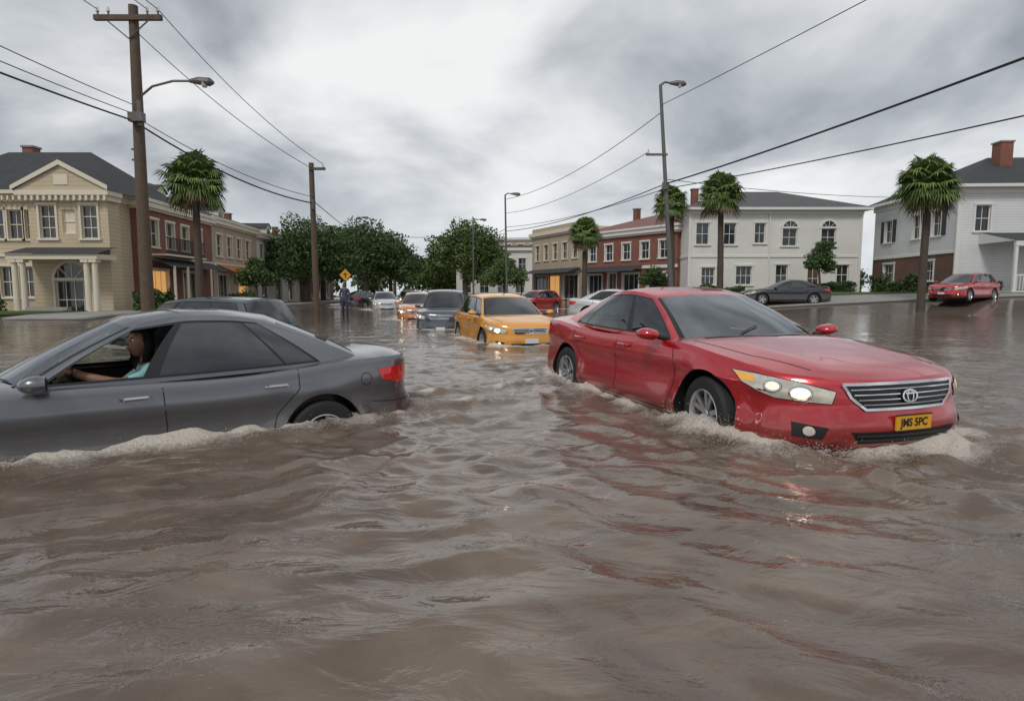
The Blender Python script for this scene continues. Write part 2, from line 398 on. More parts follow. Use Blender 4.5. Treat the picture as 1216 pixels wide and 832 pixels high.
        panel(fc,(-1,-s*.35,0),M['lens'] if hero else M['lamp_dim'],.012,.03)
        for hx in(.10,wx1+.42):
            h=cast((hx,s*.9,.845+zd),D,0)
            if h:
                y=h.y
                pm=M['chrome'] if pmat=='greyp' else paintm
                parts.box((hx-.10,y-.0,.838+zd),(hx+.10,y+s*.0015,.858+zd),M['black'])
                pts=[(hx-.105,y+s*.004,.85+zd),(hx-.085,y+s*.036,.852+zd),(hx+.07,y+s*.036,.850+zd),(hx+.095,y+s*.004,.848+zd)]
                parts.path(pts,[.010,.014,.014,.010],pm,8)
    if grille=='bars':
        gp=[(F_-.02,-.48,.715),(F_-.02,.48,.715),(F_-.02,.44,.62),(F_-.02,.34,.53),(F_-.02,-.34,.53),(F_-.02,-.44,.62)]
    else:
        gp=[(F_-.02,-.42,.69+zt),(F_-.02,.42,.69+zt),(F_-.02,.34,.58+zt),(F_-.02,-.34,.58+zt)]
    Df=(-1,0,0)
    panel(gp,Df,M['black'],.004,.05); ribbon(gp,Df,.020,M['chrome'],.012,True)
    zlo=min(p[2] for p in gp);zhi=max(p[2] for p in gp); nb=4 if grille=='bars' else 2
    for k in range(1,nb+1):
        zz=zlo+(zhi-zlo)*k/(nb+1); hw=np.interp(zz,[zlo,(zlo+zhi)/2,zhi],[.34,.43 if grille=='bars' else .38,abs(gp[0][1])])
        ribbon([(F_,-hw+.02,zz),(F_,hw-.02,zz)],Df,.0075 if hero else .012,M['chrome'],.014)
    zm=(zlo+zhi)/2
    panel([(F_,.075*math.cos(k*.5236),zm+.055*math.sin(k*.5236)) for k in range(12)],Df,M['black'],.020,.03)
    ribbon([(F_,.062*math.cos(k*.3927),zm+.043*math.sin(k*.3927)) for k in range(16)],Df,.013,M['chrome'],.024,True)
    ribbon([(F_,.026*math.cos(k*.5236),zm+.04*math.sin(k*.5236)) for k in range(12)],Df,.009,M['chrome'],.026,True)
    ribbon([(F_,-.04,zm+.018),(F_,.04,zm+.018)],Df,.009,M['chrome'],.026)
    panel([(F_,-.46,.37),(F_,.46,.37),(F_,.40,.28),(F_,-.40,.28)],Df,M['black'],.005,.06)
    for zz in(.31,.345): ribbon([(F_,-.42,zz),(F_,.42,zz)],Df,.01,M['interior'],.012)
    h=cast((F_,0,.44),Df,0); px=h.x+.012
    parts.box((px-.006,-.155,.375),(px+.006,.155,.485),M[plate])
    if hero:
        for z0,z1 in((.486,.493),(.367,.374)): parts.box((px-.006,-.16,z0),(px+.009,.16,z1),M['black'])
    h=cast((Rr,0,.72),(1,0,0),0)
    if h: parts.box((h.x-.012,-.155,.66),(h.x-.004,.155,.77),M['plate_w'])
    ribbon([(1.0,-.62,1.02),(1.12,0,1.05),(1.0,.62,1.02)],(0,0,-1),.05,M['black'],.004)
    if hero:
        for y0,y1 in((-.5,.02),(.05,.55)): ribbon([(1.02,y0,1.1),(.96,(y0+y1)/2,1.1),(.86,y1,1.1)],(0,0,-1),.014,M['black'],.016)
    parts.obj('fittings',root,True)
    for s in(-1,1):
        mm=MB(); bx=.70 if S is SEDAN else .74
        rings=[]
        zm_=1.0+zd
        for k,(dx,rx) in enumerate(((-.075,.55),(-.06,.9),(-.02,1.0),(.03,.92),(.07,.65),(.095,.25))):
            rings.append([(bx+dx,s*(.985+.105*rx*math.cos(a)),zm_+.062*rx*math.sin(a)+(.01 if math.cos(a)*1>0 else 0)) for a in [2*math.pi*i/14 for i in range(14)]])
        for a in range(len(rings)-1):
            for i in range(14):
                j=(i+1)%14; mm.face([rings[a][i],rings[a][j],rings[a+1][j],rings[a+1][i]],paintm if a>0 else M['black'])
        mm.face(rings[0],M['chrome']); mm.face(rings[-1],paintm)
        mm.tube((bx+.03,s*.80,zm_-.045),(bx+.02,s*.92,zm_-.02),.028,.022,M['black'],8)
        o=mm.obj('wing_mirror',root); bm=bmesh.new(); bm.from_mesh(o.data); bmesh.ops.remove_doubles(bm,verts=bm.verts,dist=.0005); bmesh.ops.recalc_face_normals(bm,faces=bm.faces); bm.to_mesh(o.data); bm.free(); o.data.shade_smooth(); o.data.set_sharp_from_angle(angle=R(50))
    if plate=='plate_y' and hero:
        t=bpy.data.curves.new('t','FONT'); t.body='JMS 5PC'; t.size=.085; t.align_x='CENTER'; t.align_y='CENTER'; t.extrude=.001; t.offset=.002
        to=bpy.data.objects.new('tt',t); COL.objects.link(to); tm=eval_mesh(to); bpy.data.objects.remove(to)
        tm.materials.clear(); tm.materials.append(M['black'])
        o=bpy.data.objects.new('plate_text',tm); COL.objects.link(o); o.parent=root; o.location=(px+.008,0,.43); o.rotation_euler=(R(90),0,R(90)); o.scale=(.8,1,1)
    for k,ax in enumerate(S['wx']):
        for s in(-1,1): wheel(root,(ax,s*.80,S['wr']),S['wr'],s,steer if k==0 else 0,not hero)
    if hero:
        it=MB()
        im=M['interior']
        it.box((-1.5,-.76,.26),(1.0,.76,.28),im)
        for s in(-1,1): it.box((-1.5,s*.76,.26),(.80,s*.775,.915),im)
        it.box((-1.52,-.75,.28),(-1.50,.75,1.0),im)
        it.obj('cabin_tub',root)
        d=MB(); d.box((.66,-.66,.55),(.92,.66,.93),im); d.box((.62,.14,.86),(.80,.58,.98),im); d.obj('dashboard',root,False,.04)
        st=MB()
        for s in(-1,1):
            y=s*.37
            st.box((-.22,y-.24,.32),(.30,y+.24,.46),M['seat'])
        st.box((-1.35,-.66,.32),(-.85,.66,.48),M['seat'])
        st.obj('seat_cushions',root,False,.05)
        for s in(-1,1):
            for x0,ww,nm in((-.24,.25,'front_seat_back'),(-1.32,.28,'rear_seat_back')):
                b=MB(); b.box((-.06,-ww,-.02),(.07,ww,.56),M['seat']); o=b.obj(nm,root,False,.05); o.location=(x0,s*.37,.46); o.rotation_euler=(0,R(-14),0)
                b=MB(); b.box((-.05,-.13,.60),(.05,.13,.78),M['seat']); b.box((-.01,-.06,.5),(.01,-.045,.62),M['chrome']); b.box((-.01,.045,.5),(.01,.06,.62),M['chrome']); o=b.obj('headrest',root,False,.03); o.location=(x0,s*.37,.46); o.rotation_euler=(0,R(-14),0)
        sw=MB(); n=32; pts=[Vector((0,.185*math.cos(2*math.pi*i/n),.185*math.sin(2*math.pi*i/n))) for i in range(n+1)]
        sw.path(pts,[.015]*(n+1),M['interior'],8)
        for a in(.0,math.pi,-math.pi/2): sw.tube((.02,0,0),(0,.18*math.cos(a),.18*math.sin(a)),.02,.012,M['interior'])
        sw.tube((.05,0,0),(-.0,0,0),.06,.055,M['interior'],14); sw.tube((.02,0,0),(.25,0,-.0),.03,.03,M['interior'])
        o=sw.obj('steering_wheel',root,True); o.location=(.52,.37,.965); o.rotation_euler=(0,R(25),0)
    return root
red=build_car('red_sedan',(2.146,6.917,0),-1.243,.19,SEDAN,'red',(1.05,1.13,.985),hero=True,lights=2,grille='bars',plate='plate_y',steer=R(-6))
grey=build_car('grey_sedan',(-3.265,5.25,0),-2.51,.49,SEDAN,'greyp',(.98,.90,1.05),hero=True,open_win=True,lights=0)
build_car('yellow_hatchback',(-.22,15.4,0),R(-73),.30,WAGON,'yellow',(1,1,.97),lights=2,plate='plate_w')
build_car('grey_suv',(-2.35,21.5,0),R(-88),.40,SUV,'bluegrey',(1,.92,.98),lights=1)
build_car('blue_grey_suv',(-6.9,13.4,0),R(160),.54,SUV,'bluegrey',(.95,1,.95),lights=0)
build_car('orange_sedan',(-4.3,28,0),R(-82),.3,SEDAN,'orange',lights=2)
build_car('white_sedan',(-8.6,41,0),R(-75),.25,SEDAN,'white',lights=1)
build_car('dark_sedan',(-11.6,48,0),R(70),.2,SEDAN,'darkp',lights=0)
build_car('dark_sedan',(-7.4,46,0),R(-80),.2,SEDAN,'darkp',lights=2)
build_car('silver_sedan',(-10.0,58,0),R(-78),.2,SEDAN,'silver',lights=2)
build_car('silver_sedan',(-8.6,66,0),R(-80),.15,WAGON,'silver',lights=2)
build_car('white_sedan',(-12.4,72,0),R(-78),.2,SEDAN,'white',lights=2)
build_car('dark_sedan',(-14.4,84,0),R(-78),.15,SUV,'darkp',lights=2)
build_car('white_sedan',(5.0,27.5,0),R(-20),.16,SEDAN,'white',lights=0)
build_car('red_hatchback',(1.5,41,0),R(-130),.2,WAGON,'red',lights=0)
build_car('black_sedan',(15.9,35.5,.42),R(172),0,SEDAN,'darkp',lights=0)
build_car('red_hatchback',(23.9,32.2,.68),R(-150),0,WAGON,'red',lights=0)
# ------------------------------------------------------------ noise
tab=rng.random((256,256))
def vn(x,y):
    xi=np.floor(x).astype(int);yi=np.floor(y).astype(int);fx=x-xi;fy=y-yi
    fx=fx*fx*fx*(fx*(fx*6-15)+10);fy=fy*fy*fy*(fy*(fy*6-15)+10)
    a=tab[xi%256,yi%256];b=tab[(xi+1)%256,yi%256];c=tab[xi%256,(yi+1)%256];d=tab[(xi+1)%256,(yi+1)%256]
    return (a*(1-fx)+b*fx)*(1-fy)+(c*(1-fx)+d*fx)*fy-.5
def fbm(x,y,o=4):
    h=0;a=1
    for i in range(o): h=h+a*vn(x*2**i+i*17.3,y*2**i-i*9.1); a*=.5
    return h
def sdf(x,y,hl):
    X,Y,yaw,lx,ly,_=hl; c,s=math.cos(yaw),math.sin(yaw)
    u=(x-X)*c+(y-Y)*s; v=-(x-X)*s+(y-Y)*c
    r=.45; qx=np.abs(u)-lx+r; qy=np.abs(v)-ly+r
    return np.hypot(np.maximum(qx,0),np.maximum(qy,0))+np.minimum(np.maximum(qx,qy),0)-r,u,v
def axis(lo,hi,a,b,s,gr):
    xs=[a]
    while xs[-1]<b: xs.append(xs[-1]+s)
    st=s
    while xs[-1]<hi: st*=gr; xs.append(xs[-1]+st)
    st=s; left=[a]
    while left[-1]>lo: st*=gr; left.append(left[-1]-st)
    return np.array(left[:0:-1]+xs)
xs=axis(-260,260,-6.5,7.5,.033,1.05); ys=axis(-30,420,.9,10.0,.033,1.03)
Xg,Yg=np.meshgrid(xs,ys,indexing='ij')
wx_=Xg+.9*fbm(Xg*.35,Yg*.35,3); wy_=Yg+.9*fbm(Xg*.35+40,Yg*.35+11,3)
dist0=np.hypot(Xg*.8,Yg-5)
fade=np.exp(-np.maximum(0,dist0-8)/8)
fades=np.exp(-np.maximum(0,dist0-5)/4.5)
H=.06*fbm(wx_*.30,wy_*.5,3)
def rid(x,y): return 1-2*np.abs(vn(x,y))*2
def rot(a):
    c_,s_=math.cos(R(a)),math.sin(R(a)); return wx_*c_+wy_*s_,-wx_*s_+wy_*c_
mr=1/(1+np.exp(-(Xg-.4)*1.2))
a1,b1=rot(20); a2,b2=rot(-38)
H+=.030*(1.25-mr)*rid(a1*.40,b1*1.6)*.5
H+=.032*(.25+mr)*rid(a2*.40+9,b2*2.1+5)*.5
def train(a,b,lam,amp,seed):
    ph=2*math.pi*b/lam+3.0*fbm(a*.4+seed,b*.4,2)*2
    patch=np.clip(.30+1.9*fbm(wx_*.45+seed*3,wy_*.45-seed,2),0,1.2)
    return amp*patch*(np.exp(np.sin(ph))-1.27)
H+=train(a1,b1,.50,.0072,1)*(1.3-mr)*fades+train(a2,b2,.40,.0075,4)*(.3+mr)*fades+train(*rot(5),.25,.0030,7)*fades+train(*rot(-62),.29,.0028,9)*fades+train(*rot(33),.17,.0019,12)*fades+train(*rot(-20),.15,.0018,15)*fades
H+=(.010*fbm(wx_*1.6,wy_*3.0,3)+.0045*fbm(wx_*4.5,wy_*7.5,2))*fades+.014*fbm(wx_*.9,wy_*1.6,2)
foam=np.zeros_like(H)
for i,hl in enumerate(HULLS):
    if hl[5]==0: continue
    d,u,v=sdf(Xg,Yg,hl); d=np.maximum(d,-.3); dp=np.maximum(d,0)
    big=1 if i<2 else .55
    nn=fbm(Xg*3+i*7,Yg*3,3); n9=fbm(Xg*9+i*3,Yg*9,2); dd=np.maximum(d+.14*nn,0)
    H+=big*.05*np.exp(-(dp/.20)**1.3)*(1+1.6*nn+.5*n9)
    w=fbm(Xg*.5,Yg*.5+i*5,2)
    H+=big*.011*(np.exp(np.sin(2*math.pi*(d+.9*w)/.58))-1.27)*np.exp(-dp/2.4)*(d>0)*(.5+1.5*np.clip(.5+w,0,1))
    H+=big*.0045*(np.exp(np.sin(2*math.pi*(d+.7*w)/.21))-1.27)*np.exp(-dp/1.2)*(d>0)
    dist=math.hypot(hl[0],hl[1]); k=max(1,dist/9)
    foam=np.maximum(foam,(np.exp(-(dd/(.20*k))**1.2)*(.95+.9*nn)+.40*np.exp(-dp/.6)*(.3+1.6*nn))*hl[5])
    if i==0:
        # churn thrown out by the front wheel and the bumper corner
        for (cu_,cv_,rw_,am_) in ((1.45,-1.12,.38,.05),(2.35,-.8,.42,.03),(2.6,.2,.40,.02),(-1.4,-1.1,.28,.03)):
            q_=np.exp(-((u-cu_)**2+(v-cv_)**2)/rw_**2); H+=am_*q_*(.5+1.8*nn+.8*n9); foam=np.maximum(foam,q_*(.95+1.1*nn))
def wake(p0,p1,wd,amp,fo):
    global H,foam
    p0=np.array(p0);p1=np.array(p1);L=np.linalg.norm(p1-p0);t=(p1-p0)/L
    a=((Xg-p0[0])*t[0]+(Yg-p0[1])*t[1])/L; b=-(Xg-p0[0])*t[1]+(Yg-p0[1])*t[0]
    b=b+.25*fbm(Xg*.9+3,Yg*.9,2)
    env=np.clip(a*6+.4,0,1)*np.clip((1-a)*2.0,0,1)
    ww=wd*(1+1.3*np.clip(a,0,1))
    H+=amp*env*np.exp(-(b/ww)**2)*np.cos(b/ww*2.6)
    foam=np.maximum(foam,fo*env*np.exp(-(b/ww*1.6)**2)*(.55+1.6*fbm(Xg*4,Yg*4,3)))
wake((2.9,4.3),(5.2,1.2),.12,.04,.35)
wake((3.3,4.5),(7.0,2.2),.16,.045,.30)
wake((2.1,4.8),(3.2,1.0),.14,.035,.15)
wake((-1.5,6.6),(1.6,8.9),.17,.05,1.0)
wake((-1.6,5.9),(.6,7.0),.18,.04,.75)
wake((-4.2,3.6),(-2.4,1.4),.16,.03,.1)
wake((-2.2,4.9),(-.4,2.6),.18,.03,.15)
H+=.016*np.clip(foam,0,1)*fbm(Xg*14,Yg*14,2)*fades
H*=fade
H[np.hypot(Xg,Yg)>60]=0
nx,ny=H.shape
co=np.stack([Xg,Yg,H],-1).reshape(-1,3)
ii,jj=np.meshgrid(np.arange(nx-1),np.arange(ny-1),indexing='ij'); a=(ii*ny+jj).ravel()
fc=np.stack([a,a+ny,a+ny+1,a+1],-1)
def np_mesh(name,co,fc):
    me=bpy.data.meshes.new(name); me.vertices.add(len(co)); me.vertices.foreach_set('co',co.astype(np.float32).ravel())
    me.loops.add(fc.size); me.loops.foreach_set('vertex_index',fc.astype(np.int32).ravel())
    me.polygons.add(len(fc)); me.polygons.foreach_set('loop_start',np.arange(0,fc.size,fc.shape[1],dtype=np.int32)); me.polygons.foreach_set('loop_total',np.full(len(fc),fc.shape[1],dtype=np.int32))
    me.update(calc_edges=True); me.validate(); return me
me=np_mesh('flood_water',co,fc)
at=me.attributes.new('foam','FLOAT','POINT'); at.data.foreach_set('value',np.clip(foam,0,1.3).astype(np.float32).ravel())
me.shade_smooth()
wat=bpy.data.objects.new('flood_water',me); COL.objects.link(wat)
m,nt,b=newmat('muddy_water'); lk=nt.links.new
tc=N(nt,'ShaderNodeTexCoord'); mp=N(nt,'ShaderNodeMapping'); mp.inputs['Scale'].default_value=(1,1.9,1); mp.inputs['Rotation'].default_value=(0,0,R(12)); lk(tc.outputs['Object'],mp.inputs[0])
n1=N(nt,'ShaderNodeTexNoise'); n1.inputs['Scale'].default_value=2.4; n1.inputs['Detail'].default_value=5; n1.inputs['Roughness'].default_value=.52; n1.inputs['Distortion'].default_value=.7; lk(mp.outputs[0],n1.inputs['Vector'])
bp=N(nt,'ShaderNodeBump'); bp.inputs['Strength'].default_value=.28; bp.inputs['Distance'].default_value=.09; lk(n1.outputs['Fac'],bp.inputs['Height'])
# suspended sediment swirls
n2=N(nt,'ShaderNodeTexNoise'); n2.inputs['Scale'].default_value=.9; n2.inputs['Detail'].default_value=5; n2.inputs['Distortion'].default_value=1.6; lk(mp.outputs[0],n2.inputs['Vector'])
r2=N(nt,'ShaderNodeMapRange'); r2.inputs['From Min'].default_value=.34; r2.inputs['From Max'].default_value=.66; lk(n2.outputs['Fac'],r2.inputs[0])
mx=N(nt,'ShaderNodeMix',data_type='RGBA'); mx.inputs[6].default_value=(.105,.073,.052,1); mx.inputs[7].default_value=(.185,.138,.104,1); lk(r2.outputs[0],mx.inputs[0])
fa=N(nt,'ShaderNodeAttribute',attribute_name='foam')
n3=N(nt,'ShaderNodeTexNoise'); n3.inputs['Scale'].default_value=24; n3.inputs['Detail'].default_value=6; n3.inputs['Roughness'].default_value=.7; lk(tc.outputs['Object'],n3.inputs['Vector'])
ad=N(nt,'ShaderNodeMath',operation='ADD'); lk(fa.outputs['Fac'],ad.inputs[0]); lk(n3.outputs['Fac'],ad.inputs[1])
rp=N(nt,'ShaderNodeMapRange'); rp.inputs['From Min'].default_value=.86; rp.inputs['From Max'].default_value=1.32; lk(ad.outputs[0],rp.inputs[0])
mx2=N(nt,'ShaderNodeMix',data_type='RGBA'); mx2.inputs[7].default_value=(.70,.63,.55,1); lk(mx.outputs[2],mx2.inputs[6]); lk(rp.outputs[0],mx2.inputs[0])
lk(mx2.outputs[2],b.inputs['Base Color'])
rr=N(nt,'ShaderNodeMapRange'); rr.inputs['To Min'].default_value=.03; rr.inputs['To Max'].default_value=.45; lk(rp.outputs[0],rr.inputs[0]); lk(rr.outputs[0],b.inputs['Roughness'])
b2=N(nt,'ShaderNodeBump'); b2.inputs['Distance'].default_value=.06; mu=N(nt,'ShaderNodeMath',operation='MULTIPLY'); lk(n3.outputs['Fac'],mu.inputs[0]); lk(rp.outputs[0],mu.inputs[1]); lk(mu.outputs[0],b2.inputs['Height']); lk(bp.outputs[0],b2.inputs['Normal']); b2.inputs['Strength'].default_value=.8
lk(b2.outputs[0],b.inputs['Normal']); b.inputs['IOR'].default_value=1.55
me.materials.append(m)
# splashes thrown up at the hulls
dm=simple('water_drops',(.48,.42,.36),.10,0,.25,9,coat=1)
bmi=bmesh.new(); bmesh.ops.create_icosphere(bmi,subdivisions=1,radius=1); iv=np.array([v.co[:] for v in bmi.verts]); ifc=np.array([[v.index for v in f.verts] for f in bmi.faces]); bmi.free()
def splash(name,rootobj,segs,n):
    mw=Matrix.LocRotScale(rootobj.location,rootobj.rotation_euler,rootobj.scale); P_=[]
    for (p0,p1,outd,hgt,wgt) in segs:
        for _ in range(int(n*wgt)):
            t=random.random(); t=t+.04*math.sin(t*40); l=Vector((p0[0]*(1-t)+p1[0]*t,p0[1]*(1-t)+p1[1]*t,0)); o_=abs(random.gauss(0,.10)); l+=Vector((outd[0],outd[1],0))*o_+Vector((random.gauss(0,.04),random.gauss(0,.02),0))
            q=mw@l; hg=random.expovariate(1/hgt)*math.exp(-o_*3)
            P_.append((q.x,q.y,.03+hg,random.uniform(.0012,.0045)))
    P_=np.array(P_); co=(iv[None]*P_[:,None,3:4]*np.array([1,1,1.3])+P_[:,None,:3]).reshape(-1,3); f=(ifc[None]+np.arange(len(P_))[:,None,None]*len(iv)).reshape(-1,3)
    me=np_mesh(name,co,f); me.materials.append(dm); me.shade_smooth(); o=bpy.data.objects.new(name,me); COL.objects.link(o)
splash('water_splash',red,[((1.0,-.95),(2.0,-.93),(0,-1),.05,.5),((-1.8,-.93),(-1.0,-.93),(0,-1),.035,.15),((2.05,-.9),(2.45,-.4),(.7,-.7),.035,.2),((2.5,-.5),(2.5,.6),(1,0),.018,.15)],2400)
splash('water_splash',grey,[((-2.3,.93),(2.2,.97),(0,1),.018,.8),((-2.45,-.5),(-2.4,.8),(-1,0),.02,.2)],1500)
# ------------------------------------------------------------ ground
def ss(t): t=np.clip(t,0,1); return t*t*(3-2*t)
def gh(x,y):
    x=np.asarray(x,float);y=np.asarray(y,float)
    r=1.35*ss((y-(31-.6*(x-12)))/12)*ss((x-6)/6)
    l=.50*ss((-13.5-x)/4)*ss((y-18)/8)
    f=.9*ss((y-95)/40)
    return -.35+np.maximum(np.maximum(r,l),f)
gx=np.concatenate([np.linspace(-400,-60,12),np.linspace(-56,60,117),np.linspace(70,400,12)]); gy=np.concatenate([np.linspace(-60,8,8),np.linspace(10,110,101),np.linspace(120,600,14)])
GX,GY=np.meshgrid(gx,gy,indexing='ij'); GZ=gh(GX,GY)
nx,ny=GX.shape; ii,jj=np.meshgrid(np.arange(nx-1),np.arange(ny-1),indexing='ij'); a=(ii*ny+jj).ravel()
me=np_mesh('ground',np.stack([GX,GY,GZ],-1).reshape(-1,3),np.stack([a,a+ny,a+ny+1,a+1],-1)); me.shade_smooth()
gro=bpy.data.objects.new('ground',me); COL.objects.link(gro)
me.materials.append(simple('wet_asphalt',(.12,.098,.082),.10,0,.3,.6,bump=.3,bscale=3))
M['grass']=simple('grass',(.06,.10,.03),.9,0,.45,1.5,bump=.8,bscale=18)
M['concrete']=simple('concrete',(.28,.27,.25),.7,0,.2,1.5,bump=.2)
def sheet(name,x0,x1,y0,y1,dz,mat,sx=24,sy=16,fn=None):
    X,Y=np.meshgrid(np.linspace(0,1,sx),np.linspace(0,1,sy),indexing='ij')
    XX=x0+(x1-x0)*X
    lo=y0(XX) if callable(y0) else y0; hi=y1(XX) if callable(y1) else y1
    YY=lo+(hi-lo)*Y; ZZ=gh(XX,YY)+dz
    ii,jj=np.meshgrid(np.arange(sx-1),np.arange(sy-1),indexing='ij'); a=(ii*sy+jj).ravel()
    me=np_mesh(name,np.stack([XX,YY,ZZ],-1).reshape(-1,3),np.stack([a,a+sy,a+sy+1,a+1],-1)); me.materials.append(mat); me.shade_smooth()
    o=bpy.data.objects.new(name,me); COL.objects.link(o)
    md=o.modifiers.new('s','SOLIDIFY'); md.thickness=.12; md.offset=-1
    return o
sheet('lawn',13,60,lambda x:37.8-.22*(x-12)+.0*x,lambda x:60+0*x,.16,M['grass'])
sheet('sidewalk',10,60,lambda x:35.4-.22*(x-12),lambda x:37.7-.22*(x-12),.12,M['concrete'])
sheet('sidewalk',-20.2,-17,24,75,.10,M['concrete'],8,40)
sheet('lawn',-60,-20.3,26,29,.13,M['grass'],10,6)
# ------------------------------------------------------------ building materials
def clap(name,col,sp=.16,var=.08):
    m,nt,b=newmat(name); lk=nt.links.new
    tc=N(nt,'ShaderNodeTexCoord'); s=N(nt,'ShaderNodeSeparateXYZ'); lk(tc.outputs['Object'],s.inputs[0])
    mu=N(nt,'ShaderNodeMath',operation='DIVIDE'); mu.inputs[1].default_value=sp; lk(s.outputs[2],mu.inputs[0])
    fr=N(nt,'ShaderNodeMath',operation='FRACT'); lk(mu.outputs[0],fr.inputs[0])
    no=N(nt,'ShaderNodeTexNoise'); no.inputs['Scale'].default_value=.8; no.inputs['Detail'].default_value=7; lk(tc.outputs['Object'],no.inputs['Vector'])
    mx=N(nt,'ShaderNodeMix',data_type='RGBA'); mx.inputs[6].default_value=c4([c*.80 for c in col]); mx.inputs[7].default_value=c4([min(1,c*1.08) for c in col]); lk(no.outputs['Fac'],mx.inputs[0])
    gt=N(nt,'ShaderNodeMath',operation='GREATER_THAN'); gt.inputs[1].default_value=.1; lk(fr.outputs[0],gt.inputs[0])
    mr=N(nt,'ShaderNodeMapRange'); mr.inputs['To Min'].default_value=.62; mr.inputs['To Max'].default_value=1; lk(gt.outputs[0],mr.inputs[0])
    ml=N(nt,'ShaderNodeVectorMath',operation='SCALE'); lk(mx.outputs[2],ml.inputs[0]); lk(mr.outputs[0],ml.inputs['Scale']); lk(ml.outputs[0],b.inputs['Base Color'])
    bp=N(nt,'ShaderNodeBump'); bp.inputs['Strength'].default_value=.6; bp.inputs['Distance'].default_value=.02; lk(fr.outputs[0],bp.inputs['Height']); lk(bp.outputs[0],b.inputs['Normal']); b.inputs['Roughness'].default_value=.6
    return m
def brick(name,c1,c2):
    m,nt,b=newmat(name); lk=nt.links.new
    tc=N(nt,'ShaderNodeTexCoord'); s=N(nt,'ShaderNodeSeparateXYZ'); lk(tc.outputs['Object'],s.inputs[0])
    ad=N(nt,'ShaderNodeMath',operation='ADD'); lk(s.outputs[0],ad.inputs[0]); lk(s.outputs[1],ad.inputs[1])
    cb=N(nt,'ShaderNodeCombineXYZ'); lk(ad.outputs[0],cb.inputs[0]); lk(s.outputs[2],cb.inputs[1])
    br=N(nt,'ShaderNodeTexBrick'); br.inputs['Scale'].default_value=4.2; br.inputs['Color1'].default_value=c4(c1); br.inputs['Color2'].default_value=c4(c2); br.inputs['Mortar'].default_value=(.24,.20,.17,1); br.inputs['Mortar Size'].default_value=.012; lk(cb.outputs[0],br.inputs['Vector'])
    no=N(nt,'ShaderNodeTexNoise'); no.inputs['Scale'].default_value=.7; no.inputs['Detail'].default_value=6; lk(tc.outputs['Object'],no.inputs['Vector'])
    mr=N(nt,'ShaderNodeMapRange'); mr.inputs['To Min'].default_value=.6; mr.inputs['To Max'].default_value=1.35; lk(no.outputs['Fac'],mr.inputs[0])
    ml=N(nt,'ShaderNodeVectorMath',operation='SCALE'); lk(br.outputs['Color'],ml.inputs[0]); lk(mr.outputs[0],ml.inputs['Scale']); lk(ml.outputs[0],b.inputs['Base Color'])
    b.inputs['Roughness'].default_value=.85
    return m
M['clapw']=clap('white_clapboard',(.74,.74,.72)); M['clapg']=clap('pale_clapboard',(.80,.81,.81))
M['cream']=clap('cream_siding',(.64,.53,.37),.2); M['stucco']=simple('beige_stucco',(.44,.36,.27),.85,0,.18,1.2,bump=.2)
M['stuccow']=simple('white_stucco',(.72,.70,.66),.85,0,.14,.8,bump=.2)
M['brickr']=brick('red_brick',(.27,.095,.06),(.20,.07,.048)); M['brickb']=brick('brown_brick',(.25,.11,.075),(.19,.085,.06)); M['brickd']=brick('dark_brick',(.19,.09,.065),(.13,.065,.05))
M['shingle']=simple('roof_shingle',(.045,.047,.052),.85,0,.35,3,bump=.6,bscale=14)
M['shingleg']=simple('grey_shingle',(.10,.10,.105),.85,0,.3,3,bump=.6,bscale=14)
M['rooftile']=simple('red_metal_roof',(.20,.075,.06),.6,0,.25,2,bump=.4)
M['trim']=simple('white_trim',(.74,.72,.68),.5,0,.06); M['trimc']=simple('cream_trim',(.72,.65,.52),.5,0,.06)
M['win']=simple('window_glass',(.03,.036,.042),.05,0,.5,.6,spec=.8); M['shut']=simple('shutter',(.03,.035,.04),.5)
M['awn']=simple('awning',(.45,.17,.04),.7,0,.2); M['shop']=simple('lit_shop_window',(.6,.35,.12),.3,0,.5,1.2,emis=(1,.5,.15),es=.5)
M['door']=simple('door_wood',(.10,.06,.04),.5)
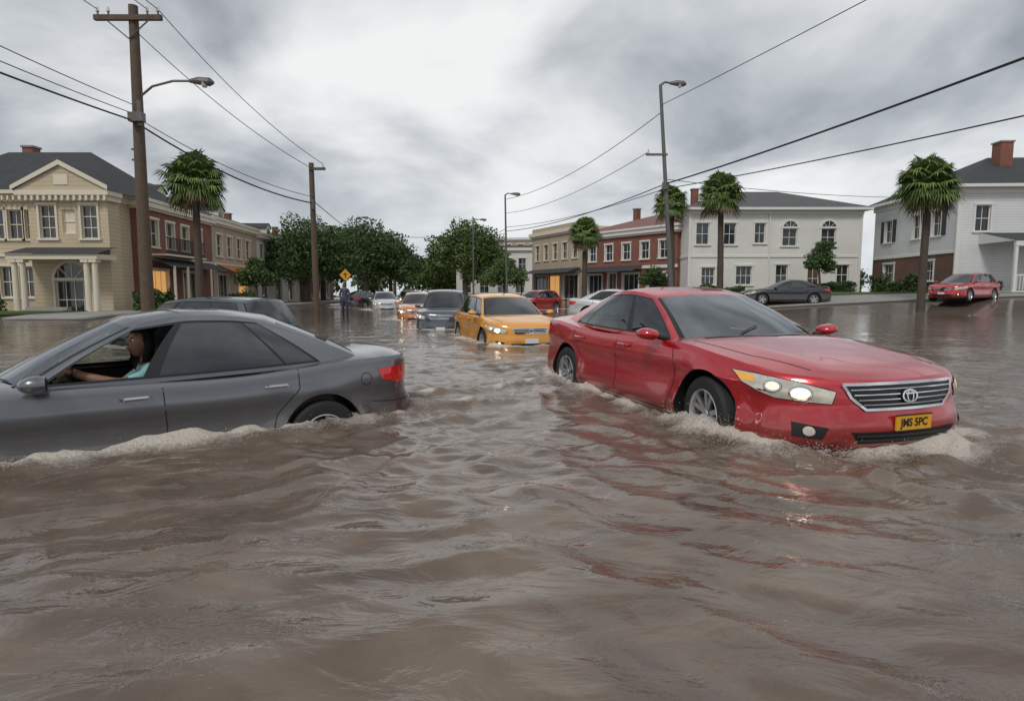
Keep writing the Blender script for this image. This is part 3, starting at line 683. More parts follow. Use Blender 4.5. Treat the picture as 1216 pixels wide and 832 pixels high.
class Bld:
    def __init__(s,name,o,d,W,D,z0,z1,wall,trim='trim',base=-1.2):
        s.root=empty(name,(o[0],o[1],0),math.atan2(d[1],d[0])); s.W,s.D,s.z0,s.z1=W,D,z0,z1
        s.w=MB();s.t=MB();s.g=MB();s.r=MB(); s.wall=M[wall];s.trim=M[trim];s.base=base
    def face(s,p0,p1,wins,zlo=None,zhi=None,wall=None,split=None):
        p0=Vector((p0[0],p0[1],0));p1=Vector((p1[0],p1[1],0));d=(p1-p0);L=d.length;d.normalize();n=Vector((d.y,-d.x,0))
        zlo=s.base if zlo is None else zlo; zhi=s.z1 if zhi is None else zhi; wall=wall or s.wall
        A=sorted(set([0,L]+[w[0] for w in wins]+[w[1] for w in wins])); Z=sorted(set([zlo,zhi]+[w[2] for w in wins]+[w[3] for w in wins]+([split[0]] if split else [])))
        pt=lambda a,z,o=0:p0+d*a+n*o+Vector((0,0,z))
        for i in range(len(A)-1):
            for j in range(len(Z)-1):
                ca=(A[i]+A[i+1])/2;cz=(Z[j]+Z[j+1])/2
                if any(w[0]<ca<w[1] and w[2]<cz<w[3] for w in wins): continue
                mt=split[1] if split and cz<split[0] else wall
                s.w.face([pt(A[i],Z[j]),pt(A[i+1],Z[j]),pt(A[i+1],Z[j+1]),pt(A[i],Z[j+1])],mt)
        def bx(a0,a1,zl,zh,o0,o1,mat,mb=None):
            mb=mb or s.t
            P=[pt(a0,zl,o1),pt(a1,zl,o1),pt(a1,zl,o0),pt(a0,zl,o0),pt(a0,zh,o1),pt(a1,zh,o1),pt(a1,zh,o0),pt(a0,zh,o0)]
            for f in((3,2,1,0),(4,5,6,7),(0,1,5,4),(1,2,6,5),(2,3,7,6),(3,0,4,7)): mb.face([P[k] for k in f],mat)
        for w in wins:
            a,b,zl,zh=w[:4];o=w[4] if len(w)>4 else {}
            r=-.14
            for q in(((a,zl),(a,zh)),((b,zh),(b,zl)),((b,zl),(a,zl)),((a,zh),(b,zh))):
                s.w.face([pt(q[0][0],q[0][1]),pt(q[1][0],q[1][1]),pt(q[1][0],q[1][1],r),pt(q[0][0],q[0][1],r)],s.trim)
            gm=o.get('g',M['win'])
            s.g.face([pt(a,zl,r+.005),pt(b,zl,r+.005),pt(b,zh,r+.005),pt(a,zh,r+.005)],gm)
            tw=.11
            if not o.get('notrim'):
                bx(a-tw,a,zl,zh,.003,.05,s.trim); bx(b,b+tw,zl,zh,.003,.05,s.trim)
                bx(a-tw-.03,b+tw+.03,zh,zh+tw*1.2,.003,.075,s.trim); bx(a-tw-.05,b+tw+.05,zl-.09,zl,.003,.10,s.trim)
            fm=o.get('fm',s.trim)
            k=o.get('mx',2)
            bx(a+.0,a+.05,zl,zh,r+.01,r+.05,fm);bx(b-.05,b,zl,zh,r+.01,r+.05,fm);bx(a+.05,b-.05,zh-.05,zh,r+.01,r+.05,fm);bx(a+.05,b-.05,zl,zl+.05,r+.01,r+.05,fm)
            for i in range(1,k):
                x=a+(b-a)*i/k; bx(x-.018,x+.018,zl+.05,zh-.05,r+.012,r+.035,fm)
            for i in range(1,o.get('mz',2)):
                z=zl+(zh-zl)*i/o.get('mz',2); bx(a+.05,b-.05,z-.022,z+.022,r+.012,r+.045,fm)
            if o.get('shut'):
                sw=(b-a)*.42
                bx(a-tw-sw,a-tw-.01,zl,zh,.004,.06,M['shut']); bx(b+tw+.01,b+tw+sw,zl,zh,.004,.06,M['shut'])
            if o.get('arch'):
                na=10;cx=(a+b)/2;rr=(b-a)/2
                pp=lambda t,q,of:pt(cx+q*math.cos(t),zh+q*math.sin(t),of)
                for i in range(na):
                    t0=math.pi*i/na;t1=math.pi*(i+1)/na
                    s.g.face([pt(cx,zh,.03),pp(t0,rr,.03),pp(t1,rr,.03)],M['win'])
                    s.t.face([pp(t0,rr,.06),pp(t0,rr+.14,.06),pp(t1,rr+.14,.06),pp(t1,rr,.06)],s.trim)
                    s.t.face([pp(t0,rr+.14,.0),pp(t1,rr+.14,.0),pp(t1,rr+.14,.06),pp(t0,rr+.14,.06)],s.trim)
                for t in(.25,.5,.75):
                    t*=math.pi; s.t.face([pt(cx-.02,zh,.045),pt(cx+.02,zh,.045),pp(t-.03,rr,.045),pp(t+.03,rr,.045)],s.trim)
    def shell(s,front=(),right=(),left=(),split=None,sleft=None):
        W,D=s.W,s.D
        s.face((0,D),(0,0),list(left),split=sleft or split); s.face((W,0),(W,D),list(right),split=split); s.face((W,D),(0,D),[],split=split); s.face((0,0),(W,0),list(front),split=split)
    def cornice(s,z,h=.3,out=.25,mat=None):
        mt=mat or s.trim; W,D=s.W,s.D
        s.t.box((-out,-out,z),(W+out,D+out,z+h),mt); s.t.box((-out*.5,-out*.5,z-h*.5),(W+out*.5,D+out*.5,z),mt)
    def hip(s,z,h,mat,o=.5,x0=0,y0=0,x1=None,y1=None,gable=None):
        x1=s.W if x1 is None else x1;y1=s.D if y1 is None else y1
        a,b,c,d=x0-o,y0-o,x1+o,y1+o
        s.r.box((a,b,z-.18),(c,d,z),s.trim); z+=.004
        w,dp=c-a,d-b
        if gable=='x': r0=(a,(b+d)/2);r1=(c,(b+d)/2)
        elif gable=='y': r0=((a+c)/2,b);r1=((a+c)/2,d)
        elif w>=dp: r0=(a+dp/2,(b+d)/2);r1=(c-dp/2,(b+d)/2)
        else: r0=((a+c)/2,b+w/2);r1=((a+c)/2,d-w/2)
        A,B,C,Dd=(a,b,z),(c,b,z),(c,d,z),(a,d,z); R0=(*r0,z+h);R1=(*r1,z+h)
        if w>=dp and gable!='y':
            s.r.face([A,B,R1,R0],mat);s.r.face([C,Dd,R0,R1],mat)
            e=s.wall if gable else mat
            s.r.face([B,C,R1],e);s.r.face([Dd,A,R0],e)
        else:
            s.r.face([A,R0,R1,Dd],mat);s.r.face([B,C,R1,R0],mat)
            e=s.wall if gable else mat
            s.r.face([A,B,R0],e);s.r.face([C,Dd,R1],e)
    def chimney(s,x,y,z0,z1,w=.5):
        s.r.box((x-w/2,y-w/2,z0),(x+w/2,y+w/2,z1),M['brickr']); s.r.box((x-w/2-.06,y-w/2-.06,z1),(x+w/2+.06,y+w/2+.06,z1+.1),M['concrete'])
    def done(s):
        s.w.obj('walls',s.root); s.t.obj('trim',s.root); s.g.obj('window_glass',s.root); s.r.obj('roof',s.root)
        return s.root
# right: white two-storey house (far)
b=Bld('white_house',(13.3,46),(1,0),12.9,9,1.0,7.3,'stuccow')
up=[(x-.48,x+.48,4.7,6.3,{'mz':2}) for x in(1.0,)]+[(2.6,3.5,4.7,6.3)]+[(7.0,8.1,4.6,5.9,{'arch':1}),(9.9,11.0,4.6,5.9,{'arch':1}),(4.9,5.7,4.8,6.3)]
lo=[(1.0,2.0,1.7,3.0,{'mx':3}),(3.6,4.8,1.7,3.1,{'mx':3}),(6.6,7.5,1.6,3.2),(9.0,9.9,1.05,3.3,{'g':M['door']}),(11.2,12.1,1.7,3.2)]
b.shell(front=up+lo,left=[(1.5,2.4,4.7,6.3),(4.5,5.4,4.7,6.3),(1.5,2.4,1.7,3.1),(4.5,5.4,1.7,3.1)])
b.t.box((-.06,-.06,3.75),(12.96,9.06,3.9),M['trim']); b.hip(7.4,1.9,M['shingleg'],.55); b.t.box((-.1,-.1,6.95),(13.0,9.1,7.215),M['trim']); b.chimney(1.2,3,7.5,9.2)
for x in(-.05,12.75): b.t.box((x,-.08,-1),(x+.2,.0-.004,6.95),M['trim'])
b.t.tube((6.0,-.1,.5),(6.0,-.1,7),.05,.05,M['trim'])
b.done()
# right: near clapboard house
b=Bld('white_clapboard_house',(27.6,38),(1,-.05),14,9.5,1.0,7.5,'clapg')
b.shell(front=[(1.0,1.9,4.9,6.5),(5.3,6.2,4.9,6.5,{'shut':1}),(8.5,9.4,4.9,6.5),(8.5,9.4,1.9,3.4)],left=[(1.5,2.4,4.8,6.4,{'shut':1}),(4.9,5.7,4.8,6.4),(7.0,7.9,4.8,6.4,{'shut':1}),(1.6,2.9,1.9,3.2,{'mx':3}),(6.4,7.4,1.9,3.2)],sleft=(3.6,M['brickd']))
b.t.box((-.06,-.003,3.6),(-.0,9.4,3.75),M['trim'])
b.hip(7.7,2.6,M['shingle'],.6); b.chimney(4.6,3.2,8.3,10.9,.8); b.chimney(1.5,5.5,8,9.3,.5); b.t.box((-.1,-.1,7.2),(14.1,9.6,7.515),M['trim'])
b.t.box((-.12,-.12,-1),(.1,-.004,7.2),M['trim'])
b.r.face([(1.3,-3.0,4.1),(12,-3.0,4.1),(12,-.02,4.8),(1.3,-.02,4.8)],M['shingle']); b.r.face([(1.3,-3.0,4.1),(1.3,-.02,4.8),(1.3,-.02,4.1)],M['clapg']); b.t.box((1.35,-2.98,3.8),(12,-2.8,4.09),M['trim']); b.t.box((1.3,-3,.9),(12,-.01,1.25),M['trim'])
for x in np.arange(1.45,12,1.7): b.t.box((x-.08,-2.95,1.25),(x+.08,-2.81,3.8),M['trim'])
b.t.box((1.4,-2.92,2.1),(12,-2.86,2.18),M['trim'])
for x in np.arange(1.6,12,.18): b.t.box((x-.02,-2.91,1.3),(x+.02,-2.87,2.1),M['trim'])
for i in range(5): b.t.box((1.3-.3*(i+1),-2.9,.2),(1.3-.3*i,-1.2,1.15-.18*i),M['concrete'])
b.done()
b=Bld('brick_building',(6.6,57),(6.4,-9),11.0,10,.5,6.0,'brickr')
b.shell(front=[(x,x+.9,3.9,5.3) for x in(.9,3.0,5.1,7.2,9.2)]+[(.8,2.6,.6,2.7,{'mx':3,'mz':1}),(3.4,4.4,.2,2.8,{'g':M['door'],'mz':1}),(5.2,7.0,.6,2.7,{'mx':3,'mz':1}),(8.0,10.0,.6,2.7,{'mx':3,'mz':1})],right=[(x,x+.9,3.9,5.3) for x in(1,3.6,6.2)]+[(x,x+.9,1,2.6) for x in(1,3.6,6.2)])
b.cornice(6.0,.3,.3); b.hip(6.5,1.7,M['rooftile'],.4); b.t.box((-.1,-.10,3.1),(11.1,-.004,3.35),M['trim']); b.chimney(2,5,7,8.9); b.chimney(9,5,7,8.7)
b.r.face([(.3,-1.3,2.9),(7.5,-1.3,2.9),(7.5,-.1,3.4),(.3,-.1,3.4)],M['shingle'])
b.done()
b=Bld('brick_building',(14.2,53),(1,-.12),6.5,8,.5,5.2,'brickb')
b.shell(front=[(x,x+.8,3.3,4.6) for x in(.8,2.8,4.8)]+[(x,x+1,.9,2.5) for x in(.8,2.8,4.8)],left=[(2,3,3.3,4.6)])
b.cornice(5.2,.25,.2); b.hip(5.7,1.4,M['shingleg'],.3); b.done()
b=Bld('shop_building',(2.2,66.5),(4.4,-9.2),10.2,9,.3,7.0,'stucco',trim='trimc')
b.shell(front=[(x,x+.9,4.4,6.0) for x in(.8,2.7,4.6,6.5,8.4)]+[(.6,3.2,.5,2.8,{'mx':3,'mz':1}),(3.8,6.0,.3,2.8,{'mx':2,'mz':1,'g':M['shop']}),(6.7,9.5,.5,2.8,{'mx':3,'mz':1})],right=[(2,3,4.4,6),(5,6,4.4,6)])
b.cornice(7.0,.35,.3); b.t.box((0,0,7.35),(10.2,.3,7.8),M['stucco']); b.r.box((.2,.4,7.36),(10,8.8,7.4),M['shingleg'])
b.r.face([(.2,-1.6,3.0),(10,-1.6,3.0),(10,-.05,3.5),(.2,-.05,3.5)],M['shingle'])
for x in(.4,3.5,6.6,9.8): b.t.tube((x,-1.5,-.3),(x,-1.5,3.0),.06,.06,M['black'])
b.done()
b=Bld('white_building',(-7.5,82),(1,-.1),13,9,.3,6.6,'stuccow')
b.shell(front=[(x,x+1,4.0,5.6) for x in np.arange(.8,12,1.9)]+[(x,x+1.2,1.0,2.8) for x in np.arange(.8,12,2.4)])
b.cornice(6.6,.35,.3); b.r.box((.2,.4,6.96),(12.8,8.8,7.3),M['shingleg']); b.chimney(3,3,7.2,8.4); b.done()
b=Bld('brick_building',(-4.0,100),(1,-.2),12,9,.3,9.5,'stucco')
b.shell(front=[(x,x+1,z,z+1.6) for x in np.arange(.8,11,2.1) for z in(1.2,4.2,7.2)]); b.cornice(9.5,.35,.3); b.done()
# left cream house: main block, gabled bay, porch
b=Bld('cream_house',(-31.2,31.8),(1,0),10.6,6,.1,6.1,'cream',trim='trimc')
b.shell(front=[(x,x+.75,3.9,5.4,{'mz':2}) for x in(3.2,4.15,5.1,6.0)]+[(x,x+.75,.9,2.5) for x in(3.6,4.5,5.5)])
b.hip(6.35,2.6,M['shingle'],.4); b.t.box((-.12,-.12,5.8),(10.7,6.1,6.165),M['trimc']); b.t.box((-.08,-.08,3.0),(10.68,.0-.003,3.2),M['trimc']); b.chimney(3.5,4,7,9.4,.6)
for k in range(24): b.t.box((6.9*k/24+.02,-.45,5.83),(6.9*k/24+.12,-.121,6.05),M['trimc'])
x0,x1,yb=6.9,10.9,-.9
b.face((x0,0),(x0,yb),[]); b.face((x1,yb),(x1,0),[])
b.face((x0,yb),(x1,yb),[(.55,1.35,3.85,5.5,{'mz':3}),(2.65,3.45,3.85,5.5,{'mz':3}),(1.68,2.32,4.1,5.3,{'mx':1,'notrim':1,'g':M['trimc']})]+[(1.1,2.9,-.2,1.75,{'arch':1,'mx':4,'mz':2,'g':M['win']})],zhi=6.1)
b.t.box((x0-.35,yb-.4,5.95),(x1+.3,-.13,6.2),M['trimc']); b.t.box((x0-.2,yb-.25,5.7),(x1+.2,-.13,5.95),M['trimc'])
for k in range(15): b.t.box((x0+.3*k-.15,yb-.38,5.72),(x0+.3*k-.03,yb-.251,5.949),M['trimc'])
zt=6.2; gy=yb-.35; xm=(x0+x1)/2; hh=1.3
b.r.face([(x0-.4,gy,zt),(x1+.3,gy,zt),(xm,gy,zt+hh)],M['cream'])
for sx,xa in((1,x0-.45),(-1,x1+.35)):
    b.r.face([(xa,gy-.12,zt),(xm,gy-.12,zt+hh+.12),(xm,3,zt+hh+.12),(xa,3,zt)],M['shingle'])
    b.t.face([(xa,gy-.13,zt-.02),(xm,gy-.13,zt+hh-.1),(xm,gy-.13,zt+hh+.14),(xa,gy-.13,zt+.2)],M['trimc'])
b.t.box((xm-.35,gy-.03,zt+.25),(xm+.35,gy-.002,zt+.75),M['trimc'])
b.t.box((x0-.1,yb-1.5,2.75),(x1+.3,yb-.003,3.0),M['trimc']); b.r.face([(x0-.2,yb-1.6,3.01),(x1+.4,yb-1.6,3.01),(x1+.4,yb-.06,3.4),(x0-.2,yb-.06,3.4)],M['shingle'])
for x in(x0+.15,x0+.55,x1-.35,x1+.05):
    b.t.tube((x,yb-1.3,-.5),(x,yb-1.3,2.75),.15,.12,M['trimc'],12); b.t.box((x-.18,yb-1.48,2.6),(x+.18,yb-1.12,2.749),M['trimc']); b.t.box((x-.18,yb-1.48,.05),(x+.18,yb-1.12,.25),M['trimc'])
b.t.tube((6.7,-.2,-.5),(6.7,-.2,6),.05,.05,M['trimc'])
for i in range(4): b.t.box((x0+1.0,yb-1.9-.3*i,-.5),(x1-1.0,yb-1.6-.3*i,.45-.13*i),M['concrete'])
b.done()
def row(name,y0,y1,wall,z1,roof,seed,orange=False,flat=False):
    dx,dy=-.075,.997; L=(y1-y0); ox=-20.0-.075*(y0-33)
    b=Bld(name,(ox,y0),(dx,dy),L-.05,10,.1,z1,wall,trim='trimc')
    n=int(L/1.9); xs_=[.7+i*(L-1.2)/n for i in range(n)]
    up=[(x,x+.95,3.7,5.2,{'mz':2}) for x in xs_]
    lo=[]
    for k,x in enumerate(xs_[::2]): lo.append((x,x+1.9 if x+2.1<L else x+1,.35,2.4,{'mx':3,'mz':1,'g':M['shop'] if (k+seed)%2==0 and orange else M['win']}))
    b.shell(front=up+lo)
    b.cornice(z1,.25,.3)
    b.t.box((-.05,-.12,2.95),(L,-.004,3.2),M['trimc'])
    b.hip(z1+.45,roof,M['shingle'],.35); b.chimney(2,3,z1+1,z1+roof+.6); b.chimney(L-2,3,z1+1,z1+roof+.5)
    dxm=L/2; b.r.box((dxm-.6,1.0,z1+.5),(dxm+.6,3.0,z1+1.35),b.trim); b.r.face([(dxm-.75,.9,z1+1.354),(dxm,.9,z1+1.85),(dxm,3.4,z1+1.85),(dxm-.75,3.4,z1+1.354)],M['shingle']); b.r.face([(dxm+.75,.9,z1+1.354),(dxm,.9,z1+1.85),(dxm,3.4,z1+1.85),(dxm+.75,3.4,z1+1.354)],M['shingle']); b.r.face([(dxm-.6,.98,z1+1.354),(dxm+.6,.98,z1+1.354),(dxm,.98,z1+1.78)],b.trim); b.g.face([(dxm-.35,.985,z1+.65),(dxm+.35,.985,z1+.65),(dxm+.35,.985,z1+1.25),(dxm-.35,.985,z1+1.25)],M['win'])
    if orange: b.r.face([(.3,-1.4,2.55),(L-.4,-1.4,2.55),(L-.4,-.13,3.1),(.3,-.13,3.1)],M['awn'] if seed%2 else M['shingle'])
    if seed==0:
        for i in range(40): b.t.box((.6+i*.12,-1.02,3.3),(.63+i*.12,-1.0,4.15),M['black'])
        b.t.box((.5,-1.05,3.18),(5.5,-.13,3.28),M['trimc']); b.t.box((.5,-1.05,4.15),(5.5,-.97,4.2),M['black'])
        for xx in(.5,2.1,3.7,5.3): b.t.tube((xx,-1.35,-.3),(xx,-1.35,2.6),.08,.07,M['trimc'])
    b.done()
row('brick_row_building',33.2,42,'brickr',5.8,1.7,0,True)
row('row_building',42.2,51,'stucco',5.9,1.6,1,True)
row('row_building',51.2,64,'stuccow',5.7,1.5,2)
row('row_building',64.2,80,'brickr',6.2,1.2,1)
# ------------------------------------------------------------ vegetation
def leafmat(name,c0,c1):
    m,nt,b=newmat(name); lk=nt.links.new
    gi=N(nt,'ShaderNodeNewGeometry'); tc=N(nt,'ShaderNodeTexCoord'); no=N(nt,'ShaderNodeTexNoise'); no.inputs['Scale'].default_value=.9; no.inputs['Detail'].default_value=5; lk(tc.outputs['Object'],no.inputs['Vector'])
    ad=N(nt,'ShaderNodeMath',operation='MULTIPLY_ADD'); ad.inputs[1].default_value=.5; lk(gi.outputs['Random Per Island'],ad.inputs[0])
    mr=N(nt,'ShaderNodeMapRange'); mr.inputs['From Min'].default_value=.35; mr.inputs['From Max'].default_value=.65; mr.inputs['To Max'].default_value=.6; lk(no.outputs['Fac'],mr.inputs[0]); lk(mr.outputs[0],ad.inputs[2])
    mx=N(nt,'ShaderNodeMix',data_type='RGBA'); mx.inputs[6].default_value=c4(c0); mx.inputs[7].default_value=c4(c1); lk(ad.outputs[0],mx.inputs[0]); lk(mx.outputs[2],b.inputs['Base Color']); b.inputs['Roughness'].default_value=.6
    return m
M['leaf']=leafmat('oak_leaves',(.018,.042,.011),(.09,.15,.035)); M['leaf2']=leafmat('bright_leaves',(.035,.07,.014),(.13,.20,.045)); M['palm']=leafmat('palm_leaves',(.05,.09,.02),(.17,.25,.06)); M['palmd']=leafmat('palm_dead',(.10,.07,.035),(.2,.15,.08))
M['bark']=simple('bark',(.085,.065,.05),.9,0,.35,6,bump=.8,bscale=25); M['polewood']=simple('pole_wood',(.12,.085,.06),.85,0,.35,8,bump=.6,bscale=30)
def leafcloud(mb_v,mb_f,blobs,n,size):
    vol=np.array([b[3]**2 for b in blobs]);vol/=vol.sum()
    out=[]
    for bi,b in enumerate(blobs):
        k=int(n*vol[bi]); d=rng.normal(size=(k,3)); d/=np.linalg.norm(d,axis=1)[:,None]
        r=b[3]*(rng.random(k)**.38)
        lump=1+.20*np.sin(d[:,0]*5+bi*2)*np.sin(d[:,1]*6+bi)+.14*np.sin(d[:,2]*9+bi*3)
        p=d*(r*lump)[:,None]*np.array([1,1,.75])+np.array(b[:3])
        gate=fbm(p[:,0]*.9+p[:,2]*.7,p[:,1]*.9-p[:,2]*.9,3)
        out.append(p[gate>-.30])
    p=np.concatenate(out); k=len(p)
    a=rng.normal(size=(k,3));a/=np.linalg.norm(a,axis=1)[:,None]; b_=np.cross(a,rng.normal(size=(k,3)));b_/=np.linalg.norm(b_,axis=1)[:,None]
    s=size*(.6+.8*rng.random(k))[:,None]; a=a*s;b_=b_*s*.55
    return np.stack([p-a,p+b_,p+a,p-b_],1).reshape(-1,3)
def tree(name,loc,H,blobs,n,size,mat='leaf',tr=.25):
    root=empty(name,loc)
    co=leafcloud(None,None,blobs,n,size); me=np_mesh('foliage',co,np.arange(len(co)).reshape(-1,4)); me.materials.append(M[mat])
    o=bpy.data.objects.new('foliage',me); COL.objects.link(o); o.parent=root
    mb=MB(); mb.path([(0,0,-.6),(.05,0,H*.2),(.0,.1,H*.42)],[tr*1.3,tr,tr*.8],M['bark'],10)
    for b in blobs: mb.path([(0,.1,H*.40),(b[0]*.45,b[1]*.45,(H*.4+b[2])/2),(b[0]*.9,b[1]*.9,b[2])],[tr*.5,tr*.3,tr*.1],M['bark'],7)
    mb.obj('trunk',root,True)
    return root
def crown(w,d,h0,h1,k,r):
    return [(random.uniform(-w,w),random.uniform(-d,d),random.uniform(h0,h1),random.uniform(r*.7,r*1.15)) for _ in range(k)]
random.seed(5)
tree('oak_tree',(-18.4,54,0),8,[(0,0,5.6,2.7),(-2.2,.5,4.6,1.9),(2.3,-.3,5.0,2.3),(.8,0,4.0,2.3),(3.4,0,3.8,1.9),(-3.2,0,3.4,1.4),(-.6,-1,3.3,1.9)],26000,.12)
tree('oak_tree',(-14.4,60,0),8,[(0,0,6.0,2.7),(-2.4,.5,5.0,2.3),(2.3,-.3,5.0,2.5),(.8,0,4.2,2.4),(3.2,0,3.6,1.9),(-3.2,0,3.6,1.8)],22000,.13)
tree('oak_tree',(-20.5,66,0),8.5,crown(3.2,2,4,7,7,2.2),12000,.16)
tree('oak_tree',(-15.0,75,0),8,crown(3,2,3.6,6.3,7,2.4),12000,.16)
tree('oak_tree',(-11.5,88,0),8,crown(3,2,3.2,5.6,7,2.4),11000,.18,'leaf2')
tree('oak_tree',(-5.6,73,0),9.5,[(0,0,7.8,2.4),(-2.4,.5,6.4,2.3),(2.0,-.3,7.0,2.4),(.5,0,5.2,2.6),(3.4,0,5.2,2.0),(-2.8,0,4.5,2.0),(1.2,0,3.5,1.9)],22000,.14,'leaf2')
tree('oak_tree',(-14.5,105,0),9,crown(5,2,4,7,8,2.6),9000,.24)
tree('small_tree',(-.8,60,0),4,[(0,0,3.0,1.5),(1.2,0,2.6,1.2),(-1.2,0,2.5,1.2),(.2,0,3.8,1.0)],7000,.11,'leaf2',.12)
tree('small_tree',(-15.6,37,0),3.6,[(0,0,2.3,.8),(.7,0,2.0,.6),(-.6,0,2.0,.7),(.1,0,2.9,.5)],5000,.08,'leaf',.08)
tree('small_tree',(21.2,42.0,.9),4.2,[(0,0,2.6,.85),(.3,0,3.3,.65),(-.5,0,2.2,.6),(.6,0,2.0,.6)],6000,.07,'leaf',.08)
tree('small_tree',(9.6,41,.2),3.6,[(0,0,2.1,.75),(.5,0,1.7,.6),(-.5,0,1.8,.6)],4500,.07,'leaf',.07)
far=[]
for i in range(26):
    x=-55+i*5; far+= [(x+random.uniform(-2,2),118+random.uniform(-6,10),random.uniform(2,4.5),random.uniform(2.6,4.4))]
co=leafcloud(None,None,far,26000,.36); me=np_mesh('distant_trees',co,np.arange(len(co)).reshape(-1,4)); me.materials.append(M['leaf']); o=bpy.data.objects.new('distant_trees',me); COL.objects.link(o)
def hedge(name,x0,x1,y,h,z,n=5000,dy=.5):
    k=n; p=np.stack([rng.uniform(x0,x1,k),rng.uniform(y-dy,y+dy,k),z+h*rng.random(k)**.6],-1)
    p[:,2]=z+(p[:,2]-z)*(.85+.7*fbm(p[:,0]*1.1,p[:,1]*.9,3))
    a=rng.normal(size=(k,3));a/=np.linalg.norm(a,axis=1)[:,None]; b_=np.cross(a,rng.normal(size=(k,3)));b_/=np.linalg.norm(b_,axis=1)[:,None]; s=.075
    co=np.stack([p-a*s,p+b_*s*.6,p+a*s,p-b_*s*.6],1).reshape(-1,3); me=np_mesh(name,co,np.arange(len(co)).reshape(-1,4)); me.materials.append(M['leaf']); o=bpy.data.objects.new(name,me); COL.objects.link(o)
hedge('hedge',-18.8,-17.2,30.5,1.9,.0); hedge('hedge',24.0,27.0,40.5,1.3,.9); hedge('hedge',-30,-24.5,28.9,.9,.1); hedge('hedge',14,17,44.8,.8,.9); hedge('hedge',21.5,25,44.5,.9,.9); hedge('hedge',-18.5,-17,40,1.4,0,2500); hedge('hedge',27.2,29.2,36.6,1.0,.9,4000)
def palm(name,loc,H,scale=1.0,seed=1,lean=(0,0)):
    random.seed(seed); root=empty(name,loc)
    t=MB(); pts=[];rs=[]
    for i in range(13):
        q=i/12; pts.append((lean[0]*q*q,lean[1]*q*q,-.6+(H+.6)*q)); rs.append((.20-.05*q+(.05 if q>.88 else 0)+(.06 if q<.08 else 0))*(1+.05*(i%2)))
    t.path(pts,rs,M['bark'],12); t.obj('trunk',root,True,angle=60)
    f=MB(); C=Vector((lean[0],lean[1],H+.05))
    nf=92
    for i in range(nf):
        az=i*2.39996+random.uniform(-.2,.2); q=(i+.5)/nf; el=R(84-132*q+random.uniform(-9,9)); dead=q>.94
        mat=M['palmd'] if dead else M['palm']
        d=Vector((math.cos(az)*math.cos(el),math.sin(az)*math.cos(el),math.sin(el))); side=Vector((-math.sin(az),math.cos(az),0)); up=side.cross(d)*-1
        if up.z<0: up=-up
        pl=scale*random.uniform(.45,.95); e=C+d*pl-Vector((0,0,.06*pl))
        f.tube(C,e,.022*scale,.012*scale,mat,4,False)
        R_=scale*random.uniform(.75,1.0)
        nl=21
        for k in range(nl):
            th=R(-95+190*k/(nl-1)); dd=(d*math.cos(th)+side*math.sin(th)).normalized(); ll=R_*(.70+.30*math.cos(th))*random.uniform(.88,1.05)
            fold=up*(.10*(-abs(math.sin(th))))
            m1=e+dd*ll*.55+fold*ll; tip=e+dd*ll*.92+fold*ll*1.5-Vector((0,0,ll*(.22+random.uniform(0,.28))))
            wv=(side*math.cos(th)-d*math.sin(th)).normalized()*.042*scale
            f.face([e,m1-wv,tip,m1+wv],mat)
    f.obj('fronds',root)
palm('palm_tree',(-15.4,30,.0),6.4,1.10,1); palm('palm_tree',(5.0,42,-.2),5.3,.85,2); palm('palm_tree',(10.0,38,.0),6.6,.82,3,(-.2,0)); palm('palm_tree',(12.6,36.8,.2),6.7,1.02,4,(-.15,0)); palm('palm_tree',(20.9,31,.35),6.1,1.12,5,(0,0)); palm('palm_tree',(-13.5,70,0),6.0,1.0,6)
# ------------------------------------------------------------ poles, lamps, wires
M['galv']=simple('galvanised_steel',(.16,.155,.15),.5,.5,.2); M['wire']=simple('cable',(.02,.02,.02),.6)
def cob(mb,base,h):
    h=Vector(h); mb.path([Vector(h)-Vector((.28,0,0)),h,h+Vector((.30,0,-.03)),h+Vector((.42,0,-.05))],[.05,.11,.12,.04],M['galv'],10)
    mb.tube(h+Vector((.15,0,-.05)),h+Vector((.15,0,-.17)),.11,.07,M['lens'],10)
p=MB(); bx,by=-10.82,18
p.path([(bx,by,-.6),(bx+.02,by,4),(bx+.08,by,9.25)],[.19,.165,.125],M['polewood'],14)
p.box((bx-.95,by-.19,8.80),(bx+.95,by-.08,8.94),M['polewood'])
for s in(-.85,-.55,.55,.85): p.tube((bx+s,by-.13,8.94),(bx+s,by-.13,9.04),.025,.025,M['galv'],6); p.tube((bx+s,by-.13,9.04),(bx+s,by-.13,9.16),.05,.03,M['lens'],8)
p.tube((bx-.6,by-.16,8.8),(bx,by-.16,8.3),.02,.02,M['galv'],6);p.tube((bx+.6,by-.16,8.8),(bx,by-.16,8.3),.02,.02,M['galv'],6)
p.path([(bx+.05,by,6.7),(bx+.5,by,7.05),(bx+1.1,by,7.2),(bx+1.6,by,7.2)],[.035,.035,.035,.035],M['galv'],8)
cob(p,None,(bx+1.85,by,7.2)); p.box((bx-.05,by-.35,6.0),(bx+.35,by-.15,6.25),M['galv']); p.tube((bx+.2,by-.2,5.9),(bx+.2,by-.2,6.6),.06,.06,M['galv'],8)
for z in(5.3,5.0,2.4): p.tube((bx-.2,by,z),(bx+.2,by,z),.03,.03,M['galv'],6)
p.obj('utility_pole',None,True)
p=MB(); p.path([(-8.05,25,-.6),(-8.1,25,6.35)],[.13,.10],M['polewood'],12); p.box((-8.15,24.85,6.05),(-7.5,24.93,6.15),M['polewood']); p.tube((-7.6,24.9,6.15),(-7.6,24.9,6.3),.05,.03,M['lens']); p.tube((-8.05,24.85,4.5),(-8.05,24.85,4.9),.07,.07,M['galv']); p.obj('utility_pole',None,True)
